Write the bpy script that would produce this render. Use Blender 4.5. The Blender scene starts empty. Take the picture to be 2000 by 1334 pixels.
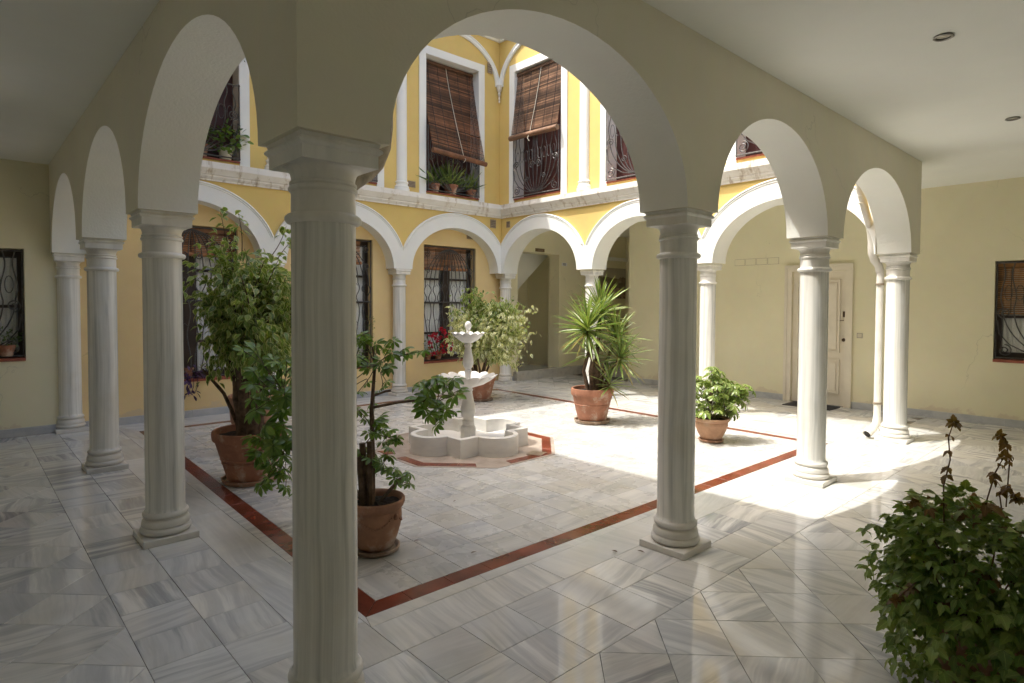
import bpy, bmesh, math, random
from mathutils import Vector, Matrix
R_ = math.radians
random.seed(11)
sc = bpy.context.scene
col = sc.collection

# ------------------------------------------------------------------ camera, world, sun, exposure
CAM = Vector((-1.0369, -2.1898, 1.6))
YAW, PITCH, ROLL = R_(47.4436), R_(-1.6771), R_(0.2037)
fw = Vector((math.cos(YAW)*math.cos(PITCH), math.sin(YAW)*math.cos(PITCH), math.sin(PITCH)))
rt = Vector((math.sin(YAW), -math.cos(YAW), 0)); upv = rt.cross(fw)
r2 = rt*math.cos(ROLL)+upv*math.sin(ROLL); u2 = -rt*math.sin(ROLL)+upv*math.cos(ROLL)
cd = bpy.data.cameras.new('camera'); cam = bpy.data.objects.new('camera', cd); col.objects.link(cam)
cam.matrix_world = Matrix(((r2.x, u2.x, -fw.x, CAM.x), (r2.y, u2.y, -fw.y, CAM.y), (r2.z, u2.z, -fw.z, CAM.z), (0, 0, 0, 1)))
cd.sensor_width = 36; cd.sensor_fit = 'HORIZONTAL'; cd.lens = 1183.738/2000*36
cd.shift_y = -38.77/2000; cd.clip_start = 0.02; cd.clip_end = 500
sc.camera = cam
SUN_TRAVEL = Vector((0.42, -0.25, -1.0)).normalized()
world = bpy.data.worlds.new('World'); sc.world = world; world.use_nodes = True
wn = world.node_tree.nodes; wl = world.node_tree.links
sky = wn.new('ShaderNodeTexSky'); sky.sky_type = 'NISHITA'; sky.sun_disc = False
sky.sun_elevation = math.asin(-SUN_TRAVEL.z)
sky.sun_rotation = math.atan2(-SUN_TRAVEL.x, -SUN_TRAVEL.y)
sky.air_density = 1.5; sky.dust_density = 10.0; sky.ozone_density = 4.0
wl.new(sky.outputs[0], wn['Background'].inputs[0]); wn['Background'].inputs[1].default_value = 0.15
sl = bpy.data.lights.new('sun', 'SUN'); sl.energy = 2.0; sl.angle = R_(0.55); sl.color = (1.0, 0.98, 0.92)
so = bpy.data.objects.new('sun', sl); col.objects.link(so)
so.rotation_euler = SUN_TRAVEL.to_track_quat('-Z', 'Y').to_euler(); so.location = (-5, 8, 20)
sc.view_settings.view_transform = 'Standard'; sc.view_settings.look = 'None'
sc.view_settings.exposure = 1.36; sc.view_settings.gamma = 1.0; sc.view_settings.use_curve_mapping = False
sc.render.engine = 'CYCLES'
sc.cycles.use_denoising = True
sc.cycles.use_adaptive_sampling = False
sc.cycles.caustics_reflective = False; sc.cycles.caustics_refractive = False
sc.cycles.max_bounces = 12; sc.cycles.diffuse_bounces = 9; sc.cycles.glossy_bounces = 3
sc.cycles.transmission_bounces = 6; sc.cycles.transparent_max_bounces = 8
sc.cycles.sample_clamp_indirect = 8

# ------------------------------------------------------------------ materials
def newmat(name):
    m = bpy.data.materials.new(name); m.use_nodes = True
    nt = m.node_tree; return m, nt.nodes, nt.links, nt.nodes['Principled BSDF']
def nd(ns, t, **k):
    n = ns.new(t)
    for a, b in k.items(): setattr(n, a, b)
    return n
def ramp(ns, stops, interp='LINEAR'):
    r = ns.new('ShaderNodeValToRGB'); e = r.color_ramp.elements; r.color_ramp.interpolation = interp
    e[0].position, e[0].color = stops[0][0], (*stops[0][1], 1)
    e[1].position, e[1].color = stops[-1][0], (*stops[-1][1], 1)
    for p, c in stops[1:-1]:
        x = e.new(p); x.color = (*c, 1)
    return r
def mixc(ns, ls, fac, a, b, mode='MIX'):
    m = ns.new('ShaderNodeMix'); m.data_type = 'RGBA'; m.blend_type = mode
    for i, v in ((0, fac), (6, a), (7, b)):
        if isinstance(v, bpy.types.NodeSocket): ls.new(v, m.inputs[i])
        else: m.inputs[i].default_value = v if i == 0 else (*v, 1)
    return m.outputs[2]
def math_(ns, ls, op, a, b=0.0):
    m = ns.new('ShaderNodeMath'); m.operation = op
    for i, v in ((0, a), (1, b)):
        if isinstance(v, bpy.types.NodeSocket): ls.new(v, m.inputs[i])
        else: m.inputs[i].default_value = v
    return m.outputs[0]
def bump(ns, ls, b, h, strength=.3, dist=.004):
    n = ns.new('ShaderNodeBump'); n.inputs['Strength'].default_value = strength; n.inputs['Distance'].default_value = dist
    ls.new(h, n.inputs['Height']); ls.new(n.outputs[0], b.inputs['Normal']); return n
def noise(ns, ls, vec, scale, detail=4, rough=.55, dist=0.0):
    n = ns.new('ShaderNodeTexNoise'); n.inputs['Scale'].default_value = scale; n.inputs['Detail'].default_value = detail
    n.inputs['Roughness'].default_value = rough; n.inputs['Distortion'].default_value = dist
    if vec is not None: ls.new(vec, n.inputs['Vector'])
    return n
def geopos(ns): return ns.new('ShaderNodeNewGeometry').outputs['Position']

def plaster(name, c, var=.08, bs=.25, scale=60, damp=None, crack=True):
    m, ns, ls, b = newmat(name); p = geopos(ns)
    n1 = noise(ns, ls, p, 1.1, 5); n2 = noise(ns, ls, p, 7, 4)
    d = tuple(x*(1-var*1.6) for x in c); l = tuple(min(1, x*(1+var)) for x in c)
    r = ramp(ns, [(.3, d), (.7, l)]); ls.new(n1.outputs[0], r.inputs[0])
    c1 = mixc(ns, ls, .12, r.outputs[0], n2.outputs[1], 'SOFT_LIGHT')
    if damp:
        sp = ns.new('ShaderNodeSeparateXYZ'); ls.new(p, sp.inputs[0])
        n3 = noise(ns, ls, p, 3.2, 6, .65)
        h = math_(ns, ls, 'ADD', math_(ns, ls, 'MULTIPLY', sp.outputs[2], 1.6), math_(ns, ls, 'MULTIPLY', n3.outputs[0], 1.1))
        rr = ramp(ns, [(.70, (1, 1, 1)), (.76, (0, 0, 0))]); ls.new(h, rr.inputs[0])
        c1 = mixc(ns, ls, math_(ns, ls, 'MULTIPLY', rr.outputs[0], .55), c1, damp)
    hh = noise(ns, ls, p, scale, 3); h2 = noise(ns, ls, p, 6, 2)
    hs = math_(ns, ls, 'ADD', hh.outputs[0], math_(ns, ls, 'MULTIPLY', h2.outputs[0], 1.2))
    if crack:
        mp = nd(ns, 'ShaderNodeMapping'); ls.new(p, mp.inputs[0])
        nw = noise(ns, ls, p, 2.5, 4); va = ns.new('ShaderNodeVectorMath'); va.operation = 'MULTIPLY_ADD'
        ls.new(nw.outputs[1], va.inputs[0]); va.inputs[1].default_value = (.7, .7, .7); ls.new(p, va.inputs[2])
        vo = ns.new('ShaderNodeTexVoronoi'); vo.feature = 'DISTANCE_TO_EDGE'; vo.inputs['Scale'].default_value = .55; ls.new(va.outputs[0], vo.inputs['Vector'])
        msk = noise(ns, ls, p, .9, 2); mr = ramp(ns, [(.55, (0, 0, 0)), (.62, (1, 1, 1))]); ls.new(msk.outputs[0], mr.inputs[0])
        cr = ramp(ns, [(.0, (1, 1, 1)), (.004, (0, 0, 0))]); ls.new(vo.outputs['Distance'], cr.inputs[0])
        ck = math_(ns, ls, 'MULTIPLY', math_(ns, ls, 'MULTIPLY', cr.outputs[0], mr.outputs[0]), .35)
        c1 = mixc(ns, ls, ck, c1, tuple(x*.45 for x in c))
    ls.new(c1, b.inputs['Base Color']); b.inputs['Roughness'].default_value = .85
    b.inputs['Specular IOR Level'].default_value = .25
    bump(ns, ls, b, hs, bs, .003); return m

def marble_tile(name, rough, light=1.0, warm=.5, con=.6):
    m, ns, ls, b = newmat(name)
    uv = ns.new('ShaderNodeUVMap'); oi = ns.new('ShaderNodeObjectInfo'); ge = ns.new('ShaderNodeNewGeometry')
    rnd = math_(ns, ls, 'FRACT', math_(ns, ls, 'ADD', oi.outputs['Random'], ge.outputs['Random Per Island']))
    cx = ns.new('ShaderNodeCombineXYZ'); ls.new(math_(ns, ls, 'MULTIPLY', rnd, 37.0), cx.inputs[2])
    ls.new(math_(ns, ls, 'MULTIPLY', rnd, 13.7), cx.inputs[0])
    ad = ns.new('ShaderNodeVectorMath'); ad.operation = 'ADD'; ls.new(uv.outputs[0], ad.inputs[0]); ls.new(cx.outputs[0], ad.inputs[1])
    wob = noise(ns, ls, ad.outputs[0], 2.6, 2); wv = ns.new('ShaderNodeVectorMath'); wv.operation = 'MULTIPLY_ADD'
    ls.new(wob.outputs[1], wv.inputs[0]); wv.inputs[1].default_value = (.0, .07, 0); ls.new(ad.outputs[0], wv.inputs[2])
    mp = nd(ns, 'ShaderNodeMapping'); mp.inputs['Scale'].default_value = (.8, 13.0, 1.0); ls.new(wv.outputs[0], mp.inputs[0])
    n1 = noise(ns, ls, mp.outputs[0], 1.0, 5, .6)
    mp2 = nd(ns, 'ShaderNodeMapping'); mp2.inputs['Scale'].default_value = (2.0, 30.0, 1.0); mp2.inputs['Rotation'].default_value = (0, 0, .12); ls.new(wv.outputs[0], mp2.inputs[0])
    n2 = noise(ns, ls, mp2.outputs[0], 1.0, 3, .6)
    r2_ = math_(ns, ls, 'FRACT', math_(ns, ls, 'MULTIPLY', rnd, 7.31))
    r3_ = math_(ns, ls, 'FRACT', math_(ns, ls, 'MULTIPLY', rnd, 17.77))
    thr = math_(ns, ls, 'ADD', n1.outputs[0], math_(ns, ls, 'MULTIPLY', math_(ns, ls, 'SUBTRACT', r2_, .5), .22))
    L = light
    rp = ramp(ns, [(.30, (.82*L, .81*L, .785*L)), (.50, (.76*L, .757*L, .735*L)), (.60, ((.78-.34*con)*L, (.78-.335*con)*L, (.775-.32*con)*L)), (.70, ((.76-.44*con)*L, (.765-.43*con)*L, (.77-.41*con)*L)), (.82, (.62*L, .62*L, .61*L))])
    ls.new(thr, rp.inputs[0])
    rp2 = ramp(ns, [(.42, (1, 1, 1)), (.62, (.78, .79, .80)), (.7, (.93, .93, .93))]); ls.new(n2.outputs[0], rp2.inputs[0])
    c = mixc(ns, ls, .8, rp.outputs[0], rp2.outputs[0], 'MULTIPLY')
    r4_ = math_(ns, ls, 'FRACT', math_(ns, ls, 'MULTIPLY', rnd, 29.3))
    cl = noise(ns, ls, ad.outputs[0], 3.0, 4, .55, .4); clr = ramp(ns, [(.3, (.80*L, .795*L, .77*L)), (.7, (.64*L, .645*L, .645*L))]); ls.new(cl.outputs[0], clr.inputs[0])
    c = mixc(ns, ls, math_(ns, ls, 'ADD', math_(ns, ls, 'MULTIPLY', math_(ns, ls, 'POWER', r4_, 1.2), .6), .4), clr.outputs[0], c)
    tint = ramp(ns, [(0, (1.0, .96, .86)), (.4, (.98, .97, .93)), (.75, (.95, .97, .98)), (1, (1.0, .97, .90))]); ls.new(r3_, tint.inputs[0])
    c = mixc(ns, ls, warm, c, tint.outputs[0], 'MULTIPLY')
    br = math_(ns, ls, 'ADD', math_(ns, ls, 'MULTIPLY', r2_, .26), .80)
    cb = ns.new('ShaderNodeCombineXYZ')
    for i in range(3): ls.new(br, cb.inputs[i])
    c = mixc(ns, ls, 1.0, c, cb.outputs[0], 'MULTIPLY')
    gp = geopos(ns); dirt = noise(ns, ls, gp, 2.2, 5, .6); dr = ramp(ns, [(.45, (1, 1, 1)), (.75, (.88, .85, .78))]); ls.new(dirt.outputs[0], dr.inputs[0])
    c = mixc(ns, ls, .7, c, dr.outputs[0], 'MULTIPLY')
    ls.new(c, b.inputs['Base Color'])
    sm = noise(ns, ls, gp, 5, 4); rr = ramp(ns, [(.35, (rough*.75,)*3), (.75, (rough*1.5,)*3)]); ls.new(sm.outputs[0], rr.inputs[0]); ls.new(rr.outputs[0], b.inputs['Roughness'])
    return m

def marble_stone(name, base=(.74, .735, .71), dark=(.40, .415, .43), rough=.28, vs=(20, 20, .26), amt=.40, warm=(.70, .64, .52)):
    m, ns, ls, b = newmat(name)
    tc = ns.new('ShaderNodeTexCoord'); oi = ns.new('ShaderNodeObjectInfo')
    cx = ns.new('ShaderNodeCombineXYZ'); ls.new(math_(ns, ls, 'MULTIPLY', oi.outputs['Random'], 31.0), cx.inputs[0]); ls.new(math_(ns, ls, 'MULTIPLY', oi.outputs['Random'], 17.0), cx.inputs[2])
    ad = ns.new('ShaderNodeVectorMath'); ad.operation = 'ADD'; ls.new(tc.outputs['Object'], ad.inputs[0]); ls.new(cx.outputs[0], ad.inputs[1])
    wob = noise(ns, ls, ad.outputs[0], 1.3, 2); wv = ns.new('ShaderNodeVectorMath'); wv.operation = 'MULTIPLY_ADD'
    ls.new(wob.outputs[1], wv.inputs[0]); wv.inputs[1].default_value = (.12*amt, .12*amt, 0); ls.new(ad.outputs[0], wv.inputs[2])
    mp = nd(ns, 'ShaderNodeMapping'); mp.inputs['Scale'].default_value = vs; ls.new(wv.outputs[0], mp.inputs[0])
    n1 = noise(ns, ls, mp.outputs[0], 1.0, 5, .6)
    rp = ramp(ns, [(.33, base), (.5, tuple(x*.92 for x in base)), (.60, tuple((x+y)/2 for x, y in zip(base, dark))), (.72, dark)]); ls.new(n1.outputs[0], rp.inputs[0])
    n2 = noise(ns, ls, ad.outputs[0], 3.5, 4); wr = ramp(ns, [(.5, (0, 0, 0)), (.75, (1, 1, 1))]); ls.new(n2.outputs[0], wr.inputs[0])
    c = mixc(ns, ls, math_(ns, ls, 'MULTIPLY', wr.outputs[0], .35), rp.outputs[0], warm)
    if vs[0] > 15:
        mq = nd(ns, 'ShaderNodeMapping'); mq.inputs['Scale'].default_value = (vs[0]*2.2, vs[1]*2.2, vs[2]*.8); ls.new(wv.outputs[0], mq.inputs[0])
        n4 = noise(ns, ls, mq.outputs[0], 1.0, 3, .55); fr_ = ramp(ns, [(.44, (1, 1, 1)), (.60, (.76, .77, .76)), (.72, (.90, .90, .89))]); ls.new(n4.outputs[0], fr_.inputs[0])
        c = mixc(ns, ls, .55, c, fr_.outputs[0], 'MULTIPLY')
    ls.new(c, b.inputs['Base Color']); b.inputs['Roughness'].default_value = rough
    hb = noise(ns, ls, ad.outputs[0], 40, 3); bump(ns, ls, b, hb.outputs[0], .08, .002)
    return m

def simple(name, c, rough=.6, metal=0.0, var=.12, scale=14, bs=.1, spec=.4):
    m, ns, ls, b = newmat(name); tc = ns.new('ShaderNodeTexCoord')
    n1 = noise(ns, ls, tc.outputs['Object'], scale, 5, .6)
    r = ramp(ns, [(.3, tuple(x*(1-var*1.5) for x in c)), (.7, tuple(min(1, x*(1+var)) for x in c))]); ls.new(n1.outputs[0], r.inputs[0])
    ls.new(r.outputs[0], b.inputs['Base Color']); b.inputs['Roughness'].default_value = rough; b.inputs['Metallic'].default_value = metal
    b.inputs['Specular IOR Level'].default_value = spec
    if bs: bump(ns, ls, b, n1.outputs[0], bs, .003)
    return m

def terracotta(name, c=(.33, .145, .085), lime=.75):
    m, ns, ls, b = newmat(name); tc = ns.new('ShaderNodeTexCoord'); o = tc.outputs['Object']
    oi = ns.new('ShaderNodeObjectInfo')
    n1 = noise(ns, ls, o, 9, 6, .65); n2 = noise(ns, ls, o, 5, 6, .7)
    r = ramp(ns, [(.3, tuple(x*.72 for x in c)), (.55, c), (.75, tuple(x*1.25 for x in c))]); ls.new(n1.outputs[0], r.inputs[0])
    sp = ns.new('ShaderNodeSeparateXYZ'); ls.new(o, sp.inputs[0])
    hz = math_(ns, ls, 'SUBTRACT', n2.outputs[0], math_(ns, ls, 'MULTIPLY', sp.outputs[2], .22))
    lr = ramp(ns, [(.47, (0, 0, 0)), (.62, (1, 1, 1))]); ls.new(hz, lr.inputs[0])
    cc = mixc(ns, ls, math_(ns, ls, 'MULTIPLY', lr.outputs[0], lime), r.outputs[0], (.55, .47, .38))
    ls.new(cc, b.inputs['Base Color']); b.inputs['Roughness'].default_value = .85
    bump(ns, ls, b, n1.outputs[0], .25, .004); return m

def leafmat(name, dark, light, edge=None, edge_w=.55, trans=.35, rough=.4):
    m, ns, ls, b = newmat(name)
    uv = ns.new('ShaderNodeUVMap'); sp = ns.new('ShaderNodeSeparateXYZ'); ls.new(uv.outputs[0], sp.inputs[0])
    oi = ns.new('ShaderNodeObjectInfo'); ge = ns.new('ShaderNodeNewGeometry')
    rnd = math_(ns, ls, 'FRACT', math_(ns, ls, 'ADD', oi.outputs['Random'], ge.outputs['Random Per Island']))
    c = mixc(ns, ls, rnd, dark, light)
    n = noise(ns, ls, geopos(ns), 30, 3); c = mixc(ns, ls, .35, c, n.outputs[1], 'SOFT_LIGHT')
    au = math_(ns, ls, 'ABSOLUTE', math_(ns, ls, 'SUBTRACT', sp.outputs[0], .5))
    if edge:
        e = math_(ns, ls, 'ADD', math_(ns, ls, 'MULTIPLY', au, 2.0), math_(ns, ls, 'MULTIPLY', math_(ns, ls, 'SUBTRACT', n.outputs[0], .5), .9))
        er = ramp(ns, [(edge_w, (0, 0, 0)), (min(1, edge_w+.1), (1, 1, 1))]); ls.new(e, er.inputs[0])
        c = mixc(ns, ls, er.outputs[0], c, edge)
    mid = ramp(ns, [(0, (1, 1, 1)), (.05, (0, 0, 0))]); ls.new(au, mid.inputs[0])
    c = mixc(ns, ls, math_(ns, ls, 'MULTIPLY', mid.outputs[0], .35), c, tuple(min(1, x*2.0+.03) for x in light))
    ls.new(c, b.inputs['Base Color']); b.inputs['Roughness'].default_value = rough
    tr = ns.new('ShaderNodeBsdfTranslucent'); 
    tcol = mixc(ns, ls, 1.0, c, (1.3, 1.35, .55), 'MULTIPLY'); ls.new(tcol, tr.inputs[0])
    mx = ns.new('ShaderNodeMixShader'); mx.inputs[0].default_value = trans
    ls.new(b.outputs[0], mx.inputs[1]); ls.new(tr.outputs[0], mx.inputs[2])
    ls.new(mx.outputs[0], ns['Material Output'].inputs[0]); return m

def glassmat():
    m, ns, ls, b = newmat('window_glass')
    b.inputs['Base Color'].default_value = (.9, .95, .95, 1); b.inputs['Roughness'].default_value = .03
    tr = ns.new('ShaderNodeBsdfTransparent'); mx = ns.new('ShaderNodeMixShader'); mx.inputs[0].default_value = .08
    ls.new(tr.outputs[0], mx.inputs[1]); ls.new(b.outputs[0], mx.inputs[2]); ls.new(mx.outputs[0], ns['Material Output'].inputs[0]); return m

def stained_stone(name):
    m, ns, ls, b = newmat(name); p = geopos(ns)
    n1 = noise(ns, ls, p, 4, 6, .65)
    r = ramp(ns, [(.35, (.80, .78, .73)), (.58, (.74, .71, .65)), (.70, (.48, .41, .31))]); ls.new(n1.outputs[0], r.inputs[0])
    mp = nd(ns, 'ShaderNodeMapping'); mp.inputs['Scale'].default_value = (9, 9, .8); ls.new(p, mp.inputs[0])
    n2 = noise(ns, ls, mp.outputs[0], 1, 4, .6); r2 = ramp(ns, [(.56, (1, 1, 1)), (.68, (.50, .40, .28))]); ls.new(n2.outputs[0], r2.inputs[0])
    c = mixc(ns, ls, .75, r.outputs[0], r2.outputs[0], 'MULTIPLY')
    ls.new(c, b.inputs['Base Color']); b.inputs['Roughness'].default_value = .6; bump(ns, ls, b, n1.outputs[0], .2, .004); return m

def mural_mat():
    m, ns, ls, b = newmat('mural_paint'); tc = ns.new('ShaderNodeTexCoord')
    sp = ns.new('ShaderNodeSeparateXYZ'); ls.new(tc.outputs['Object'], sp.inputs[0])
    y = sp.outputs[0]; z = sp.outputs[2]
    cy = ns.new('ShaderNodeCombineXYZ'); ls.new(y, cy.inputs[0])
    rid = noise(ns, ls, cy.outputs[0], 1.6, 4)
    ridge = math_(ns, ls, 'ADD', math_(ns, ls, 'MULTIPLY', rid.outputs[0], .55), .24)
    ist = math_(ns, ls, 'LESS_THAN', z, ridge)
    n1 = noise(ns, ls, tc.outputs['Object'], 6, 5); mt = ramp(ns, [(.35, (.11, .085, .055)), (.65, (.23, .18, .12))]); ls.new(n1.outputs[0], mt.inputs[0])
    skyc = mixc(ns, ls, n1.outputs[0], (.34, .30, .23), (.44, .40, .32))
    c = mixc(ns, ls, ist, skyc, mt.outputs[0])
    vo = ns.new('ShaderNodeTexVoronoi'); vo.inputs['Scale'].default_value = 22; ls.new(tc.outputs['Object'], vo.inputs['Vector'])
    tw = ramp(ns, [(.2, (.09, .06, .04)), (.5, (.32, .22, .15)), (.8, (.4, .32, .25))]); ls.new(vo.outputs['Color'], tw.inputs[0])
    low = math_(ns, ls, 'LESS_THAN', math_(ns, ls, 'ADD', z, math_(ns, ls, 'MULTIPLY', n1.outputs[0], .2)), .34)
    c = mixc(ns, ls, low, c, tw.outputs[0])
    ls.new(c, b.inputs['Base Color']); b.inputs['Roughness'].default_value = .55; return m

M = {}
M['cream'] = plaster('cream_plaster', (.77, .725, .52), .035, .22, 55, damp=(.62, .53, .40))
M['gallery_cream'] = plaster('gallery_cream_plaster', (.76, .725, .59), .03, .35, 70)
M['yellow'] = plaster('yellow_plaster', (.78, .60, .31), .05, .25, 60, damp=(.60, .50, .36))
M['yellow_up'] = plaster('deep_yellow_plaster', (.70, .52, .185), .05, .25, 60, crack=False)
M['white'] = plaster('white_plaster', (.82, .83, .80), .03, .4, 80, crack=False)
M['soffit'] = plaster('rough_white_plaster', (.85, .855, .80), .03, 1.0, 60, crack=False)
M['ceiling'] = plaster('ceiling_plaster', (.87, .885, .835), .02, .15, 50, crack=False)
M['tile'] = marble_tile('polished_marble_tile', .07, 1.03, .5, .95)
M['ctile'] = marble_tile('worn_marble_tile', .28, .84, .45, .6)
M['slab'] = marble_tile('marble_slab', .16, .98, .6, .45)
M['grout'] = simple('grout', (.17, .15, .125), .95)
M['marble'] = marble_stone('column_marble', (.86, .855, .81), (.45, .46, .44), .26)
M['capmarble'] = marble_stone('capital_marble', (.84, .83, .78), (.56, .56, .53), .3, (7, 7, 1.6), .8)
M['basemarble'] = marble_stone('base_marble', (.72, .70, .65), (.50, .49, .46), .35, (3, 3, 6), .6, (.66, .58, .44))
M['fmarble'] = marble_stone('fountain_marble', (.76, .75, .72), (.55, .55, .54), .35, (3, 3, 9), 1.0, (.68, .61, .48))
M['skirt'] = marble_stone('grey_skirting_marble', (.50, .51, .52), (.33, .345, .37), .3, (5, 5, 8), 1.0, (.45, .45, .42))
M['redtile'] = simple('glazed_red_tile', (.185, .042, .022), .2, 0, .3, 5, .05, .6)
M['redsill'] = simple('red_sill_tile', (.34, .10, .06), .6, 0, .2, 9)
M['iron'] = simple('wrought_iron', (.11, .105, .10), .42, .3, .3, 25, .1)
M['wood'] = simple('dark_window_wood', (.045, .030, .022), .45, 0, .25, 6)
M['shutter'] = simple('maroon_shutter_wood', (.075, .025, .022), .5, 0, .25, 5)
M['doorpaint'] = simple('cream_door_paint', (.74, .68, .56), .38, 0, .04, 4, .03)
M['brass'] = simple('aged_bronze', (.10, .055, .03), .4, .7, .2, 20)
M['terra'] = terracotta('terracotta')
M['terra_old'] = terracotta('weathered_terracotta', (.36, .19, .115), .75)
M['terra_pale'] = terracotta('pale_terracotta', (.42, .24, .145), .4)
M['saucer'] = terracotta('mossy_saucer', (.26, .17, .11), .8)
M['soil'] = simple('potting_soil', (.035, .025, .018), .95, 0, .5, 40, .6)
M['bark'] = simple('bark', (.13, .085, .055), .9, 0, .4, 22, .8)
M['stem'] = simple('green_stem', (.11, .10, .045), .7, 0, .3, 20, .3)
M['pipe'] = simple('painted_downpipe', (.68, .66, .60), .45, 0, .06, 8, .05)
M['oldpipe'] = simple('stained_downpipe', (.42, .36, .27), .7, 0, .3, 12, .3)
M['plastic'] = simple('switch_plastic', (.62, .56, .42), .4, 0, .03, 5, 0)
M['dark'] = simple('painted_dark_fill', (.030, .027, .024), .9)  # near-black paint standing in for unlit rooms, also used for other dark fills
M['mat'] = simple('rubber_mat', (.03, .03, .032), .85, 0, .3, 60, .5)
M['cement'] = simple('worn_cement', (.36, .30, .245), .9, 0, .22, 5, .5)
M['curtain'] = simple('white_curtain', (.82, .82, .78), .9, 0, .06, 3, 0)
def slatmat(name, c, dark=.25, light=2.1):
    m, ns, ls, b = newmat(name); ge = ns.new('ShaderNodeNewGeometry'); tc = ns.new('ShaderNodeTexCoord')
    n1 = noise(ns, ls, tc.outputs['Object'], 4, 5, .7)
    r = ramp(ns, [(0, tuple(x*dark for x in c)), (.5, c), (1, tuple(min(1, x*light) for x in c))]); ls.new(ge.outputs['Random Per Island'], r.inputs[0])
    r2 = ramp(ns, [(.35, (.55, .52, .50)), (.65, (1.25, 1.2, 1.15))]); ls.new(n1.outputs[0], r2.inputs[0])
    ls.new(mixc(ns, ls, 1.0, r.outputs[0], r2.outputs[0], 'MULTIPLY'), b.inputs['Base Color']); b.inputs['Roughness'].default_value = .5; return m
M['blind'] = slatmat('bamboo_slats', (.125, .056, .028))
M['blind_grey'] = slatmat('weathered_bamboo_slats', (.15, .088, .055))
M['blind_straw'] = slatmat('straw_slats', (.30, .135, .055), .5, 1.5)
M['blind_tan'] = slatmat('tan_bamboo_slats', (.34, .17, .05), .6, 1.3)
M['cord'] = simple('pale_cord', (.62, .58, .48), .8)
M['glass'] = glassmat()
M['stone'] = stained_stone('stained_cornice_stone')
M['metal'] = simple('grey_metal_plate', (.32, .26, .19), .5, .3, .15, 10)
M['lamp'] = simple('downlight_ring', (.30, .29, .26), .3, .8, .05, 10, 0)
M['mural'] = mural_mat()
M['sign_w'] = simple('white_sign', (.72, .72, .72), .4, 0, .02, 4, 0)
M['sign_k'] = simple('black_print', (.03, .03, .04), .5, 0, .02, 4, 0)
M['sign_b'] = simple('brown_sign', (.20, .13, .06), .4, 0, .08, 4, 0)
M['granite'] = marble_stone('mottled_step_stone', (.52, .50, .45), (.30, .28, .25), .35, (7, 7, 7), 1.0, (.55, .45, .32))
M['ficus'] = leafmat('ficus_leaf', (.090, .160, .032), (.25, .34, .085), (.50, .52, .28), .64, .42)
M['ficus_v'] = leafmat('variegated_leaf', (.19, .24, .07), (.38, .41, .17), (.74, .74, .50), .28, .3)
M['scheff'] = leafmat('umbrella_leaf', (.075, .150, .028), (.19, .30, .068), None, .5, .35, .3)
M['scheff_l'] = leafmat('pale_umbrella_leaf', (.10, .17, .035), (.24, .32, .09), (.45, .48, .20), .78, .35, .3)
M['yucca'] = leafmat('yucca_leaf', (.085, .16, .035), (.22, .30, .08), (.45, .44, .18), .80, .25, .35)
M['yucca_dry'] = leafmat('dry_yucca_leaf', (.30, .24, .09), (.42, .36, .14), None, .5, .25, .5)
M['ivy'] = leafmat('grape_ivy_leaf', (.11, .185, .038), (.29, .38, .10), None, .5, .3, .35)
M['ivy_r'] = leafmat('young_bronze_leaf', (.15, .085, .03), (.24, .14, .045), None, .5, .35, .4)
M['ivystem'] = simple('bronze_stem', (.11, .055, .025), .7, 0, .2, 20, .2)
M['herb'] = leafmat('herb_leaf', (.06, .12, .03), (.14, .20, .06), None, .5, .3)
M['purple'] = leafmat('purple_leaf', (.045, .018, .06), (.09, .04, .12), None, .5, .2)
M['petal'] = leafmat('red_petal', (.42, .012, .03), (.62, .03, .07), None, .5, .3, .6)
M['whitepot'] = simple('cream_pot_glaze', (.55, .52, .42), .35, 0, .05, 5, 0)

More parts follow.
